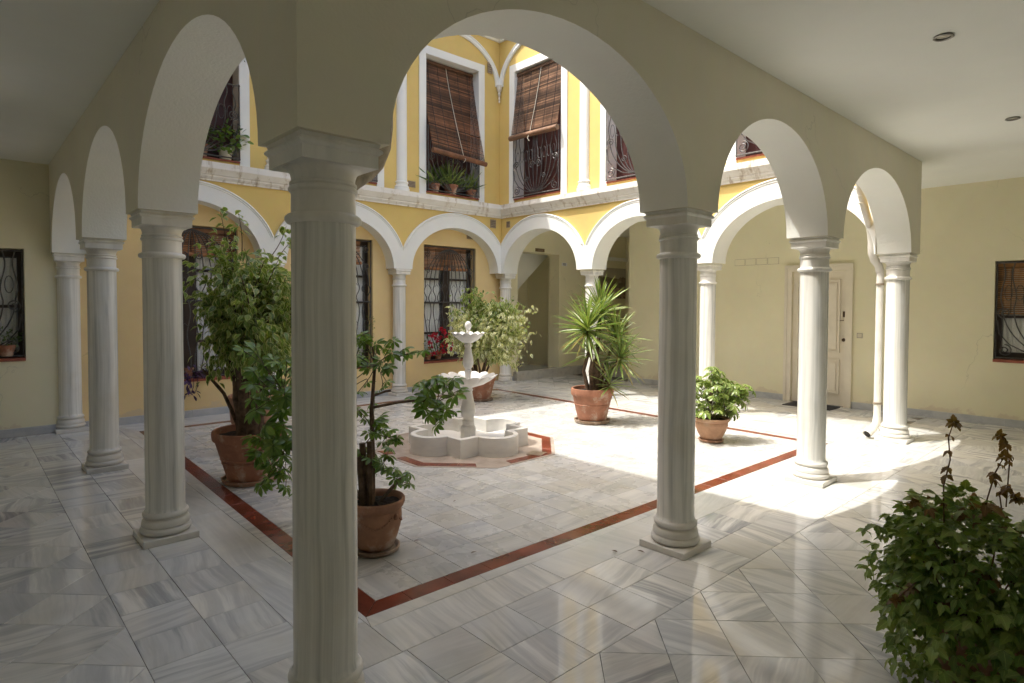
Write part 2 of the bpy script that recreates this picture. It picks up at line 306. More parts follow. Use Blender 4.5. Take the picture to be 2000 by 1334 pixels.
# ------------------------------------------------------------------ mesh helpers
class MB:
    def __init__(s): s.v = []; s.f = []; s.uv = []
    def add(s, vs, fs):
        o = len(s.v); s.v += [tuple(v) for v in vs]; s.f += [tuple(i+o for i in f) for f in fs]; return s
    def box(s, x0, x1, y0, y1, z0, z1):
        return s.add([(x0,y0,z0),(x1,y0,z0),(x1,y1,z0),(x0,y1,z0),(x0,y0,z1),(x1,y0,z1),(x1,y1,z1),(x0,y1,z1)],
                     [(0,3,2,1),(4,5,6,7),(0,1,5,4),(1,2,6,5),(2,3,7,6),(3,0,4,7)])
    def quad(s, a, b, c, d): return s.add([a, b, c, d], [(0, 1, 2, 3)])
    def lathe(s, prof, n=32, c=(0, 0, 0), cap=True, wob=None):
        o = len(s.v); k = len(prof)
        for i in range(n):
            a = 2*math.pi*i/n; ca, sa = math.cos(a), math.sin(a)
            for j, (r, z) in enumerate(prof):
                rr = r*(wob(a, j) if wob else 1)
                s.v.append((c[0]+rr*ca, c[1]+rr*sa, c[2]+z))
        for i in range(n):
            i2 = (i+1) % n
            for j in range(k-1): s.f.append((o+i*k+j, o+i2*k+j, o+i2*k+j+1, o+i*k+j+1))
        if cap:
            s.f.append(tuple(o+i*k for i in range(n))[::-1]); s.f.append(tuple(o+i*k+k-1 for i in range(n)))
        return s
    def square(s, prof, c=(0, 0, 0)):            # square "lathe": profile of (half width, z)
        o = len(s.v); k = len(prof)
        for sx, sy in ((-1,-1),(1,-1),(1,1),(-1,1)):
            for r, z in prof: s.v.append((c[0]+sx*r, c[1]+sy*r, c[2]+z))
        for i in range(4):
            i2 = (i+1) % 4
            for j in range(k-1): s.f.append((o+i*k+j, o+i2*k+j, o+i2*k+j+1, o+i*k+j+1))
        s.f.append((o, o+3*k, o+2*k, o+k)); s.f.append(tuple(o+i*k+k-1 for i in range(4))); return s
    def tube(s, pts, r, n=6, cap=True):
        pts = [Vector(p) for p in pts]; m = len(pts); o = len(s.v); ref = None
        for i, p in enumerate(pts):
            t = (pts[min(i+1, m-1)]-pts[max(i-1, 0)]).normalized()
            if ref is None: ref = Vector((0, 0, 1)) if abs(t.z) < .9 else Vector((1, 0, 0))
            a = t.cross(ref)
            if a.length < 1e-5: a = t.cross(Vector((.3, .9, .2)))
            a.normalize(); b = a.cross(t).normalized(); ref = b if abs(t.z) >= .0 else ref
            rr = r[i] if isinstance(r, (list, tuple)) else r
            for j in range(n):
                w = 2*math.pi*j/n; s.v.append(tuple(p+a*math.cos(w)*rr+b*math.sin(w)*rr))
        for i in range(m-1):
            for j in range(n):
                j2 = (j+1) % n; s.f.append((o+i*n+j, o+i*n+j2, o+(i+1)*n+j2, o+(i+1)*n+j))
        if cap: s.f.append(tuple(o+j for j in range(n))[::-1]); s.f.append(tuple(o+(m-1)*n+j for j in range(n)))
        return s
    def prism(s, poly, z0, z1):
        n = len(poly); o = len(s.v)
        s.v += [(x, y, z0) for x, y in poly]+[(x, y, z1) for x, y in poly]
        s.f.append(tuple(o+i for i in range(n))[::-1]); s.f.append(tuple(o+n+i for i in range(n)))
        for i in range(n): s.f.append((o+i, o+(i+1) % n, o+n+(i+1) % n, o+n+i))
        return s
    def mesh(s, name, mat, smooth=None, uvs=None, normals=True):
        me = bpy.data.meshes.new(name); me.from_pydata(s.v, [], s.f)
        if uvs:
            l = me.uv_layers.new(name='UVMap')
            for i, u in enumerate(uvs): l.data[i].uv = u
        if normals:
            bm = bmesh.new(); bm.from_mesh(me); bmesh.ops.recalc_face_normals(bm, faces=bm.faces); bm.to_mesh(me); bm.free()
        for m in (mat if isinstance(mat, (list, tuple)) else [mat]): me.materials.append(m)
        if smooth is not None:
            me.shade_smooth()
            if smooth < 3: me.set_sharp_from_angle(angle=smooth)
        me.update(); return me
    def build(s, name, mat, parent=None, smooth=None, loc=None, world=False, uvs=None, normals=True):
        return link(name, s.mesh(name, mat, smooth, uvs, normals), parent, loc, world)
def wloc(o):
    v = Vector(o.location)
    while o.parent: o = o.parent; v += Vector(o.location)
    return v
def link(name, me, parent=None, loc=None, world=False):
    o = bpy.data.objects.new(name, me); col.objects.link(o)
    if parent: o.parent = parent
    if loc is not None: o.location = loc
    if world and parent: o.location = -wloc(parent)
    return o
def tag(o, label=None, cat=None, group=None, kind=None):
    if label: o['label'] = label
    if cat: o['category'] = cat
    if group: o['group'] = group
    if kind: o['kind'] = kind
    return o
def thing(name, loc, label, cat, group=None):
    o = bpy.data.objects.new(name, None); col.objects.link(o); o.location = loc; o.empty_display_size = .1
    return tag(o, label, cat, group, 'thing')
def bevelbox(x0, x1, y0, y1, z0, z1, b=.004):
    m = MB(); m.add([(x0+b,y0+b,z1),(x1-b,y0+b,z1),(x1-b,y1-b,z1),(x0+b,y1-b,z1),(x0,y0,z1-b),(x1,y0,z1-b),(x1,y1,z1-b),(x0,y1,z1-b),(x0,y0,z0),(x1,y0,z0),(x1,y1,z0),(x0,y1,z0)],
        [(0,1,2,3),(4,5,1,0),(5,6,2,1),(6,7,3,2),(7,4,0,3),(8,9,5,4),(9,10,6,5),(10,11,7,6),(11,8,4,7),(11,10,9,8)]); return m

# ------------------------------------------------------------------ dimensions
H = .1755; LB = .183; S = 2.198; ZC = 3.27; RISE = .775
XB = 6.95; XB2 = 7.30          # far arcade faces
YA = 6.83; YW = 7.06           # blind arcade face, wall behind it
XW = 9.196                     # door wall
UX, UY = 6.97, 6.92            # upper wall faces
ROOF = 6.95

# ------------------------------------------------------------------ floors
def clip(poly, a, b, c):       # keep a*x+b*y<=c
    out = []
    for i in range(len(poly)):
        p, q = poly[i], poly[(i+1) % len(poly)]
        dp, dq = a*p[0]+b*p[1]-c, a*q[0]+b*q[1]-c
        if dp <= 0: out.append(p)
        if (dp < 0 < dq) or (dq < 0 < dp):
            t = dp/(dp-dq); out.append((p[0]+(q[0]-p[0])*t, p[1]+(q[1]-p[1])*t))
    return out
def area(p): return .5*abs(sum(p[i][0]*p[(i+1) % len(p)][1]-p[(i+1) % len(p)][0]*p[i][1] for i in range(len(p))))
def inset(poly, d):
    n = len(poly); cx = sum(p[0] for p in poly)/n; cy = sum(p[1] for p in poly)/n
    A = sum(poly[i][0]*poly[(i+1) % n][1]-poly[(i+1) % n][0]*poly[i][1] for i in range(n))
    if A < 0: poly = poly[::-1]
    res = poly
    for i in range(n):
        p, q = poly[i], poly[(i+1) % n]; ex, ey = q[0]-p[0], q[1]-p[1]; l = math.hypot(ex, ey)
        if l < 1e-6: continue
        a, b = ey/l, -ex/l; res = clip(res, a, b, a*p[0]+b*p[1]-d)
        if len(res) < 3: return None
    return res
def tile_mb(polys, gap=.0011, z=0.0, bev=.0016, jit=.0004, rnd=random):
    m = MB(); uvs = []
    for poly in polys:
        o = inset(poly, gap)
        if not o: continue
        i = inset(o, bev)
        if not i or len(i) != len(o): continue
        zz = z+rnd.uniform(-jit, jit); n = len(o)
        base = len(m.v)
        tx, ty = rnd.uniform(-jit, jit)*3, rnd.uniform(-jit, jit)*3
        cx = sum(p[0] for p in o)/n; cy = sum(p[1] for p in o)/n
        hz = lambda p: zz+(p[0]-cx)*tx+(p[1]-cy)*ty
        m.v += [(p[0], p[1], hz(p)) for p in i]+[(p[0], p[1], hz(p)-bev) for p in o]+[(p[0], p[1], z-.022) for p in o]
        fs = [tuple(base+k for k in range(n))]
        for k in range(n):
            k2 = (k+1) % n
            fs.append((base+n+k, base+n+k2, base+k2, base+k)); fs.append((base+2*n+k, base+2*n+k2, base+n+k2, base+n+k))
        ang = rnd.choice((0, .5, 1, 1.5))*math.pi+rnd.uniform(-.25, .25)+m.__dict__.get('rot', 0); ca, sa = math.cos(ang), math.sin(ang)
        ox, oy = rnd.uniform(0, 50), rnd.uniform(0, 50)
        for f in fs:
            m.f.append(f)
            for k in f:
                x, y = m.v[k][0]-cx, m.v[k][1]-cy; uvs.append((x*ca-y*sa+ox, x*sa+y*ca+oy))
    return m, uvs
def ctr(p): n = len(p); return Vector((sum(q[0] for q in p)/n, sum(q[1] for q in p)/n, 0))
def infront(p, margin=1.12):
    d = ctr(p)-CAM; z = d.dot(fw)
    if z < .3: return False
    return abs(d.dot(r2)/z) < 1000/1183.7*margin and -(d.dot(u2))/z < 720/1183.7*margin
def lay(parent, name, polys, mat, limit=300, stuffname=None, **k):
    polys = [p for p in polys if len(p) >= 3 and area(p) > .0012]
    polys.sort(key=lambda p: ((ctr(p)-CAM).length-(40*area(p)) if infront(p) else 999+(ctr(p)-CAM).length))
    one, rest = polys[:limit], polys[limit:]
    hidden = [p for p in one if not infront(p)]; one = [p for p in one if infront(p)]; rest = hidden+rest
    for p in one:
        m, uv = tile_mb([p], **k)
        if m.f: m.build(name, mat, parent, uvs=uv, normals=False)
    if rest:
        m, uv = tile_mb(rest, **k)
        if m.f: tag(m.build(stuffname or name+'_field', mat, parent, uvs=uv, normals=False), kind='stuff')

cf = MB().box(-.1, 7.0, -.1, 7.1, -.12, -.014).build('courtyard_floor', M['grout']); tag(cf, kind='structure')
gf = MB().box(-2.6, 11.6, -3.3, 8.6, -.3, -.125).build('gallery_floor', M['grout']); tag(gf, kind='structure')
MB().box(-2.6, -.1, -3.3, 7.3, -.124, -.014).box(-.1, 11.6, -3.3, -.1, -.124, -.014).box(7.0, 11.6, -.1, 7.3, -.124, -.014).build('screed', M['grout'], gf)
Q = [(.479, .556), (6.36, .46), (6.46, 6.40), (.62, 6.47)]
def bil(u, v):
    a = [(1-u)*(1-v), u*(1-v), u*v, (1-u)*v]
    return (sum(w*q[0] for w, q in zip(a, Q)), sum(w*q[1] for w, q in zip(a, Q)))
rb = .122/5.9
reds = []
n = 21
for k in range(n):
    a, b = k/n, (k+1)/n
    ai, bi = max(a, rb), min(b, 1-rb)
    ai2, bi2 = (rb if k == 0 else a), (1-rb if k == n-1 else b)
    reds += [[bil(a, 0), bil(b, 0), bil(bi2, rb), bil(ai2, rb)], [bil(1, a), bil(1, b), bil(1-rb, bi2), bil(1-rb, ai2)],
             [bil(b, 1), bil(a, 1), bil(ai2, 1-rb), bil(bi2, 1-rb)], [bil(0, b), bil(0, a), bil(rb, ai2), bil(rb, bi2)]]
lay(cf, 'red_tile', reds, M['redtile'], gap=.0012)
FC = (3.23, 3.19)
def octo(r, rot=math.pi/8): return [(FC[0]+r*math.cos(rot+i*math.pi/4), FC[1]+r*math.sin(rot+i*math.pi/4)) for i in range(8)]
court = []
N = 19
for i in range(N):
    for j in range(N):
        u0, u1 = rb+(1-2*rb)*i/N, rb+(1-2*rb)*(i+1)/N; v0, v1 = rb+(1-2*rb)*j/N, rb+(1-2*rb)*(j+1)/N
        p = [bil(u0, v0), bil(u1, v0), bil(u1, v1), bil(u0, v1)]
        if all(math.hypot(q[0]-FC[0], q[1]-FC[1]) < .86 for q in p): continue
        court.append(p)
lay(cf, 'marble_tile', court, M['ctile'], 300)
# strips and slabs round the red line
slabs = []; strip = []
yy = [.165, .52, 1.62, 2.74, 3.84, 4.95, 6.05, 7.06]
for a, b in zip(yy, yy[1:]): slabs.append([(.165, a), (.45, a), (.45, b), (.165, b)])
xx = [.45, 1.55, 2.66, 3.77, 4.88, 5.98, 6.52]
for a, b in zip(xx, xx[1:]): slabs.append([(a, .165), (b, .165), (b, .45), (a, .45)])
for k in range(8):
    a, b = k/8, (k+1)/8
    strip.append([(.45, .45+6.61*a), bil(0, a), bil(0, b), (.45, .45+6.61*b)])
    strip.append([(.45+6.0*a, .45), (.45+6.0*b, .45), bil(b, 0), bil(a, 0)])
    strip.append([bil(1, a), (6.49+.02*a, .45+6.3*a), (6.49+.02*b, .45+6.3*b), bil(1, b)])
    strip.append([bil(a, 1), bil(b, 1), (.45+6.06*b, 7.05), (.45+6.06*a, 7.05)])
lay(cf, 'marble_slab', slabs+strip, M['slab'])
# band of square tiles under the near arcades
T = .3075
band = []
for r in range(2):
    a0 = -.445+r*.305; a1 = a0+.305
    y = -.445 if r == 0 else -.14
    y = a0
    while y < 7.05:
        y1 = min(y+(T if y > a0 or r else T), 7.05); band.append([(a0, y), (a1, y), (a1, y1), (a0, y1)]); y = y1
    x = a1
    while x < 9.19:
        x1 = min(x+T, 9.19); band.append([(x, a0), (x1, a0), (x1, a1), (x, a1)]); x = x1
# far arcade rows, and squares up to the drain
far = []
x = 6.53
while x < 7.44:
    x1 = min(x+T, 7.44); y = .165
    while y < 7.04:
        y1 = min(y+T, 7.05); far.append([(x, y), (x1, y), (x1, y1), (x, y1)]); y = y1
    x = x1
def diag(cond, c0, d0, step=.44):
    out = []
    for i in range(-30, 45):
        for j in range(-40, 30):
            a0, a1 = c0+i*step, c0+(i+1)*step; b0, b1 = d0+j*step, d0+(j+1)*step
            p = [((a+b)/2, (a-b)/2) for a, b in ((a0, b0), (a1, b0), (a1, b1), (a0, b1))]
            for h in cond:
                if p: p = clip(p, *h)
            if len(p) >= 3 and area(p) > .002: out.append(p)
    return out
dl = diag([(1, 0, -.445), (-1, 0, 2.55), (0, 1, 7.05), (0, -1, 3.2)], .38, .05)
dr = diag([(0, 1, -.445), (0, -1, 3.2), (-1, 0, .445), (1, 0, 9.19)], .234, .244)
df = diag([(-1, 0, -7.44), (1, 0, 9.19), (0, 1, 7.05), (0, -1, .445)], .1, .3)
df = [q for q in df if ctr(q).y > .165]
lay(gf, 'marble_tile', band+dl+dr+far+df, M['tile'], 300)
# drain slot
dr_ = thing('floor_drain', (6.5, 3.6, 0), 'narrow dark drain slot in the floor before the far arcade', 'drain')
MB().box(6.492, 6.5, .45, 6.9, -.013, -.006).box(6.52, 6.528, .45, 6.9, -.013, -.006).build('channel', M['iron'], dr_, world=True)
for k in range(9): MB().box(6.503, 6.517, .46+k*.7, .46+k*.7+.68, -.013, -.004).build('grate_bar', M['dark'], dr_, world=True)

# ------------------------------------------------------------------ walls with openings
XYZ = lambda u, v, z: (u, v, z)
YXZ = lambda u, v, z: (v, u, z)
def holed(m, mp, u0, u1, z0, z1, holes, v0, v1, back=True):
    us = sorted({u0, u1, *[h[0] for h in holes], *[h[1] for h in holes]}); zs = sorted({z0, z1, *[h[2] for h in holes], *[h[3] for h in holes]})
    inh = lambda u, z: any(h[0] < u < h[1] and h[2] < z < h[3] for h in holes)
    for a, b in zip(us, us[1:]):
        for c, d in zip(zs, zs[1:]):
            if inh((a+b)/2, (c+d)/2): continue
            m.quad(mp(a, v0, c), mp(b, v0, c), mp(b, v0, d), mp(a, v0, d))
            if back: m.quad(mp(a, v1, c), mp(a, v1, d), mp(b, v1, d), mp(b, v1, c))
    for a, b, c, d in holes:
        m.quad(mp(a, v0, c), mp(a, v1, c), mp(a, v1, d), mp(a, v0, d)); m.quad(mp(b, v0, c), mp(b, v0, d), mp(b, v1, d), mp(b, v1, c))
        m.quad(mp(a, v0, d), mp(a, v1, d), mp(b, v1, d), mp(b, v0, d))
        if c > z0: m.quad(mp(a, v0, c), mp(b, v0, c), mp(b, v1, c), mp(a, v1, c))
    m.quad(mp(u0, v0, z0), mp(u0, v0, z1), mp(u0, v1, z1), mp(u0, v1, z0)); m.quad(mp(u1, v0, z0), mp(u1, v1, z0), mp(u1, v1, z1), mp(u1, v0, z1))
    m.quad(mp(u0, v0, z1), mp(u1, v0, z1), mp(u1, v1, z1), mp(u0, v1, z1)); return m
def weld(o, d=.0004, smooth=None):
    bm = bmesh.new(); bm.from_mesh(o.data); bmesh.ops.remove_doubles(bm, verts=bm.verts, dist=d); bmesh.ops.recalc_face_normals(bm, faces=bm.faces); bm.to_mesh(o.data); bm.free()
    if smooth: o.data.shade_smooth(); o.data.set_sharp_from_angle(angle=smooth)
    return o

def arcade(root, mp, u0, u1, z1, ops, vg, vc, gmat, cmat, rise, court_dir, band=True, ext=.27, lo=None, hi=None):
    """wall face vg (gallery side), vc (court side); ops = arch openings (a,b)"""
    nS = 36
    def curve(a, b, k): t = math.pi*(1-k/nS); return ((a+b)/2+(b-a)/2*math.cos(t), S+rise*math.sin(t))
    g, c = MB(), MB()
    edges = [u0]+[x for o in ops for x in o]+[u1]
    for fv, m in ((vg, g), (vc, c)):
        for i in range(0, len(edges), 2):
            m.quad(mp(edges[i], fv, S), mp(edges[i+1], fv, S), mp(edges[i+1], fv, z1), mp(edges[i], fv, z1))
        for a, b in ops:
            for k in range(nS):
                p, q = curve(a, b, k), curve(a, b, k+1)
                m.quad(mp(p[0], fv, p[1]), mp(q[0], fv, q[1]), mp(q[0], fv, z1), mp(p[0], fv, z1))
    for uu in (u0, u1): g.quad(mp(uu, vg, S), mp(uu, vc, S), mp(uu, vc, z1), mp(uu, vg, z1))
    for i in range(0, len(edges), 2):
        g.quad(mp(edges[i], vg, S), mp(edges[i+1], vg, S), mp(edges[i+1], vc, S), mp(edges[i], vc, S))
    if gmat: weld(g.build('gallery_face', gmat, root, world=True))
    weld(c.build('court_face', cmat, root, world=True))
    for a, b in ops:
        m = MB()
        for k in range(nS):
            p, q = curve(a, b, k), curve(a, b, k+1)
            m.quad(mp(p[0], vg, p[1]), mp(p[0], vc, p[1]), mp(q[0], vc, q[1]), mp(q[0], vg, q[1]))
        weld(m.build('arch_soffit', M['soffit'], root, world=True), smooth=.6)
    if not band: return
    d = court_dir*.034
    for i, (a, b) in enumerate(ops):
        cu = (a+b)/2; w = (b-a)/2; W = w+ext-.02; B = rise+ext
        lim0 = (ops[i-1][1]+a)/2 if i else (lo if lo is not None else a-.17)
        lim1 = (b+ops[i+1][0])/2 if i+1 < len(ops) else (hi if hi is not None else b+.17)
        if ops[0][0] > ops[-1][0]: pass
        m = MB(); n2 = 44; ins = []; outs = []
        for k in range(n2+1):
            t = math.pi*(1-k/n2); cs, sn = math.cos(t), math.sin(t)
            ins.append((cu+w*cs, S+rise*sn)); outs.append((min(max(cu+W*cs, lim0), lim1), S+B*sn))
        for k in range(n2):
            p, q, P, Qq = ins[k], ins[k+1], outs[k], outs[k+1]
            m.quad(mp(p[0], vc+d, p[1]), mp(q[0], vc+d, q[1]), mp(Qq[0], vc+d, Qq[1]), mp(P[0], vc+d, P[1]))
            m.quad(mp(P[0], vc+d, P[1]), mp(Qq[0], vc+d, Qq[1]), mp(Qq[0], vc, Qq[1]), mp(P[0], vc, P[1]))
            m.quad(mp(p[0], vc, p[1]), mp(q[0], vc, q[1]), mp(q[0], vc+d, q[1]), mp(p[0], vc+d, p[1]))
        for z, A in ((0, 0), (n2, n2)):
            p, P = ins[z], outs[z]; m.quad(mp(p[0], vc, p[1]), mp(p[0], vc+d, p[1]), mp(P[0], vc+d, P[1]), mp(P[0], vc, P[1]))
        ar = weld(m.build('archivolt', M['white'], root, world=True), smooth=.5)
        rim = [o for o in outs if lim0+.004 < o[0] < lim1-.004]
        for rr, off, pr_ in ((.017, -.014, 1.0), (.009, -.042, 1.0)):
            pts = []
            for o in rim:
                dx, dz = cu-o[0], S-o[1]; l = math.hypot(dx, dz); pts.append(mp(o[0]-dx/l*off, vc+d, o[1]-dz/l*off))
            if len(pts) > 2: MB().tube(pts, rr, 6).build('rim_moulding', M['white'], ar, smooth=.9, loc=(0, 0, 0))

a1 = thing('arcade_wall', (3.6, 0, 0), 'cream arcade wall with three arches beside the trailing leafy plant and ceiling spotlights', 'wall')
arcade(a1, XYZ, -H, XB2-.007, 3.285, [(LB, 2.447-LB), (2.447+LB, 4.67-LB), (4.67+LB, 7.129-LB)], -H, H, M['gallery_cream'], M['yellow_up'], RISE, 1, band=False)
a2 = thing('arcade_wall', (0, 3.6, 0), 'shaded cream arcade wall with three arches in front of the big ficus', 'wall')
arcade(a2, YXZ, H+.0005, 7.055, 3.283, [(LB+.002, 2.44-LB), (2.44+LB, 4.746-LB), (4.746+LB, 7.085-LB)], -H, H, M['gallery_cream'], M['yellow_up'], RISE, 1, band=False)
a3 = thing('arcade_wall', (7.1, 3.6, 0), 'sunlit arcade wall with white arches behind the yucca', 'wall')
arcade(a3, YXZ, H+.001, 7.057, 3.287, [(LB+.01, 2.26), (2.62, 4.475), (4.825, 6.74)], XB2, XB, M['cream'], M['yellow_up'], .795, -1, lo=.18, hi=6.828)
a4 = thing('blind_arcade', (3.5, 6.95, 0), 'yellow blind arcade with white arches over the grilled windows', 'wall')
arcade(a4, XYZ, H+.002, XB-.001, 3.281, [(.36, 2.27), (2.63, 4.48), (4.85, 6.84)], YW-.001, YA, None, M['yellow_up'], .80, -1, lo=.18, hi=6.915)

# columns -----------------------------------------------------------
def torus(r, z0, z1, k=6):
    return [(r-.5*(z1-z0)+.5*(z1-z0)*math.sin(math.pi*i/k), z0+(z1-z0)*(.5-.5*math.cos(math.pi*i/k))) for i in range(k+1)]
def make_column(label, x, y, sc_=1.0, ztop=S, group=None, half=False):
    t = thing('marble_column', (x, y, 0), label, 'column', group)
    s = sc_; a = .166*s
    b = MB(); b.square([(a-.003, .0), (a, .004), (a, .041), (a-.004, .045)]); b.build('plinth', M['basemarble'], t, smooth=.5)
    pr = torus(.157*s, .045, .097)+[(.146*s, .099), (.146*s, .106)]+[(.128*s+.018*s*math.cos(i/6*math.pi/2), .106+.042*math.sin(i/6*math.pi/2)) for i in range(1, 7)]+[(.131*s, .150), (.131*s, .154)]+torus(.141*s, .154, .197)
    MB().lathe(pr, 40).build('base', M['basemarble'], t, smooth=.7)
    r = .12*s; zt = ztop
    sh = [(r+.008, .197), (r+.003, .203), (r, .22)]+[(r*(1-.02*max(0, (k/8-.3))), .22+(zt-.30-.22)*k/8) for k in range(1, 9)]
    rt_ = r*.986
    MB().lathe(sh, 40).build('shaft', M['marble'], t, smooth=.7)
    cp = torus(.141*s, zt-.302, zt-.266)+[(rt_, zt-.262), (rt_*.995, zt-.185)]+torus(.128*s, zt-.185, zt-.163)+torus(.124*s, zt-.160, zt-.145)
    cp += [(.114*s, zt-.143)]+[(.116*s+.030*s*(1-math.cos(i/6*math.pi/2)), zt-.143+.048*math.sin(i/6*math.pi/2)) for i in range(0, 7)]
    cap = MB().lathe(cp, 40).build('capital', M['capmarble'], t, smooth=.7)
    ab = [(.143*s, zt-.094), (.149*s, zt-.092), (.149*s, zt-.045), (.153*s, zt-.042)]+[(.153*s+.010*math.sin(i/4*math.pi), zt-.042+.024*i/4) for i in range(0, 5)]+[(.150*s, zt-.016), (.157*s, zt-.002)]
    MB().square(ab).build('abacus', M['capmarble'], cap, smooth=.6)
    return t
make_column('large pale marble column at the arcade corner, nearest the viewer', 0, 0)
make_column('shaded marble column beside the big ficus, next to the corner column', 0, 2.44)
make_column('marble column with swirling green veins between two shaded arches', 0, 4.746)
make_column('grey marble column standing against the gallery end wall', 0, 7.085)
make_column('marble column partly hiding the small umbrella plant', 2.447, 0)
make_column('sunlit marble column in front of the cream panelled door', 4.67, 0)
make_column('sunlit marble column with the downpipe beside it', 7.129, 0)
make_column('slim white marble column behind the small umbrella plant', 7.125, 2.44, .93)
make_column('slim white marble column directly behind the yucca', 7.125, 4.65, .93)
make_column('slim marble column in the courtyard corner behind the pale variegated ficus', 7.11, 6.88, .93)
make_column('slim marble column against the yellow wall between two grilled windows', 4.665, 6.93, .93)
make_column('slim marble column by the yellow wall behind the big ficus', 2.45, 6.93, .93)

# wall behind the blind arcade and its continuation ------------------
lowwin = [(.80, 2.015), (3.0, 4.22), (5.27, 6.485)]
yw = thing('courtyard_wall', (3.5, YW+.15, 0), 'yellow ochre wall with three grilled windows under white arches', 'wall')
m = MB(); holed(m, XYZ, .0, 7.2, 0, 3.4, [(a, b, .53, 2.68) for a, b in lowwin], YW, YW+.3); weld(m.build('wall', M['yellow'], yw, world=True))
ew = thing('gallery_end_wall', (-1.3, YW+.15, 0), 'cream end wall of the shaded gallery with one grilled window', 'wall')
m = MB(); holed(m, XYZ, -2.6, -.002, 0, 3.4, [(-1.62, -.425, .933, 2.235)], YW+.02, YW+.3); weld(m.build('wall', M['cream'], ew, world=True))
sw = thing('stair_wall', (9.3, YW+.15, 0), 'cream wall with the open doorway to the stairs', 'wall')
m = MB(); holed(m, XYZ, 7.202, 11.6, 0, 3.4, [(7.62, 8.89, 0, 2.70)], YW+.01, YW+.34); weld(m.build('wall', M['cream'], sw, world=True))
# stairwell seen through the doorway
m = MB(); m.quad((7.4, 8.6, 0), (7.4, 8.6, 3.4), (9.8, 8.6, 3.4), (9.8, 8.6, 0)); m.quad((7.4, YW+.34, 0), (7.4, 8.6, 0), (7.4, 8.6, 3.4), (7.4, YW+.34, 3.4)); m.quad((9.4, YW+.34, 0), (9.4, YW+.34, 3.4), (9.4, 8.6, 3.4), (9.4, 8.6, 0)); m.quad((7.4, YW+.34, 3.4), (7.4, 8.6, 3.4), (9.8, 8.6, 3.4), (9.8, YW+.34, 3.4))
m.build('stairwell_lining', M['cream'], sw, world=True)
m = MB(); pf = [(7.42, 1.14), (9.38, 2.79), (9.38, 3.39), (7.42, 3.39)]
m.add([(x, 7.85, z) for x, z in pf]+[(x, 8.58, z) for x, z in pf], [(0, 1, 2, 3), (7, 6, 5, 4), (0, 4, 5, 1), (1, 5, 6, 2), (2, 6, 7, 3), (3, 7, 4, 0)])
m.build('stair_soffit', M['ceiling'], sw, world=True)
# the step
st = thing('stone_step', (8.4, 6.98, 0), 'low mottled stone step below the stair doorway', 'step')
bevelbox(7.50, 9.6, 6.95, YW+.008, 0.001, .185, .008).build('riser', M['granite'], st, world=True)
MB().box(7.622, 8.888, YW+.012, 8.58, .0, .183).build('landing', M['tile'], st, world=True, uvs=None)
# door wall ----------------------------------------------------------
dw = thing('door_wall', (XW+.15, 1, 0), 'long cream wall with the panelled door and one grilled window', 'wall')
m = MB(); holed(m, YXZ, -3.3, 5.40, 0, 3.4, [(1.255, 2.075, 0, 2.145), (-1.80, -.577, .88, 2.194)], XW, XW+.3); weld(m.build('wall', M['cream'], dw, world=True))
# hall with the mural
hw = thing('hall_wall', (11.4, 6.2, 0), 'plain cream wall closing the passage beside the landscape painting', 'wall')
MB().box(11.3, 11.6, 5.2, 7.07, .0, 3.4).build('wall', M['cream'], hw, world=True)
MB().box(XW+.3, 11.3, 5.12, 5.40, 0, 3.4).build('side_wall', M['cream'], hw, world=True)
MB().box(9.62, 11.3, 5.40, YW+.009, 0.0, .18).build('raised_floor', M['granite'], hw, world=True)
MB().box(9.7, 11.29, YW-.05, YW+.008, 2.66, 2.74).build('picture_rail', M['white'], hw, world=True)
mu = MB().box(-.66, .66, -.012, .012, 0, .74).build('landscape_mural', M['mural'], None, loc=(10.62, YW-.004, 1.74)); tag(mu, 'wide landscape painting of a mountain above a town, on the wall behind the yucca', 'painting')

# outer gallery walls (beside and behind the viewer)
ow = thing('outer_wall', (-2.6, 2, 0), 'plain white wall closing the shaded gallery at its outer side', 'wall')
MB().box(-2.9, -2.6, -3.6, 7.4, 0, 3.4).build('wall', M['white'], ow, world=True)
ow2 = thing('outer_wall', (3, -3.3, 0), 'plain white wall closing the gallery opposite the arcade', 'wall')
MB().box(-2.6, 9.5, -3.6, -3.3, 0, 3.4).build('wall', M['white'], ow2, world=True)
# ceilings
ce = MB().box(-2.6, -H-.001, -3.3, YW+.02, ZC, 3.5).box(-H-.001, 9.5, -3.3, -H-.001, ZC, 3.501).box(XB2+.001, 11.6, -H-.001, YW+.3, ZC, 3.502).build('ceiling', M['ceiling']); tag(ce, kind='structure')
# skirtings (pieces)
def skirting(root, mp, u0, u1, v0, v1, h=.10, L=.62):
    u = u0
    while u < u1-.01:
        e = min(u+L, u1); 
        b = MB(); vs = bevelbox(u+.001, e-.001, min(v0, v1), max(v0, v1), .0, h, .004); b.v = [mp(*p) for p in vs.v]; b.f = vs.f
        b.build('skirting_stone', M['skirt'], root, world=True); u = e
skirting(yw, XYZ, .14, 6.95, YW-.015, YW-.001)
skirting(ew, XYZ, -2.55, -.14, YW+.004, YW+.019)
skirting(dw, YXZ, -3.2, 1.16, XW-.015, XW-.001)
skirting(dw, YXZ, 2.175, 5.38, XW-.015, XW-.001)
skirting(sw, XYZ, 7.21, 7.49, YW-.006, YW+.009)

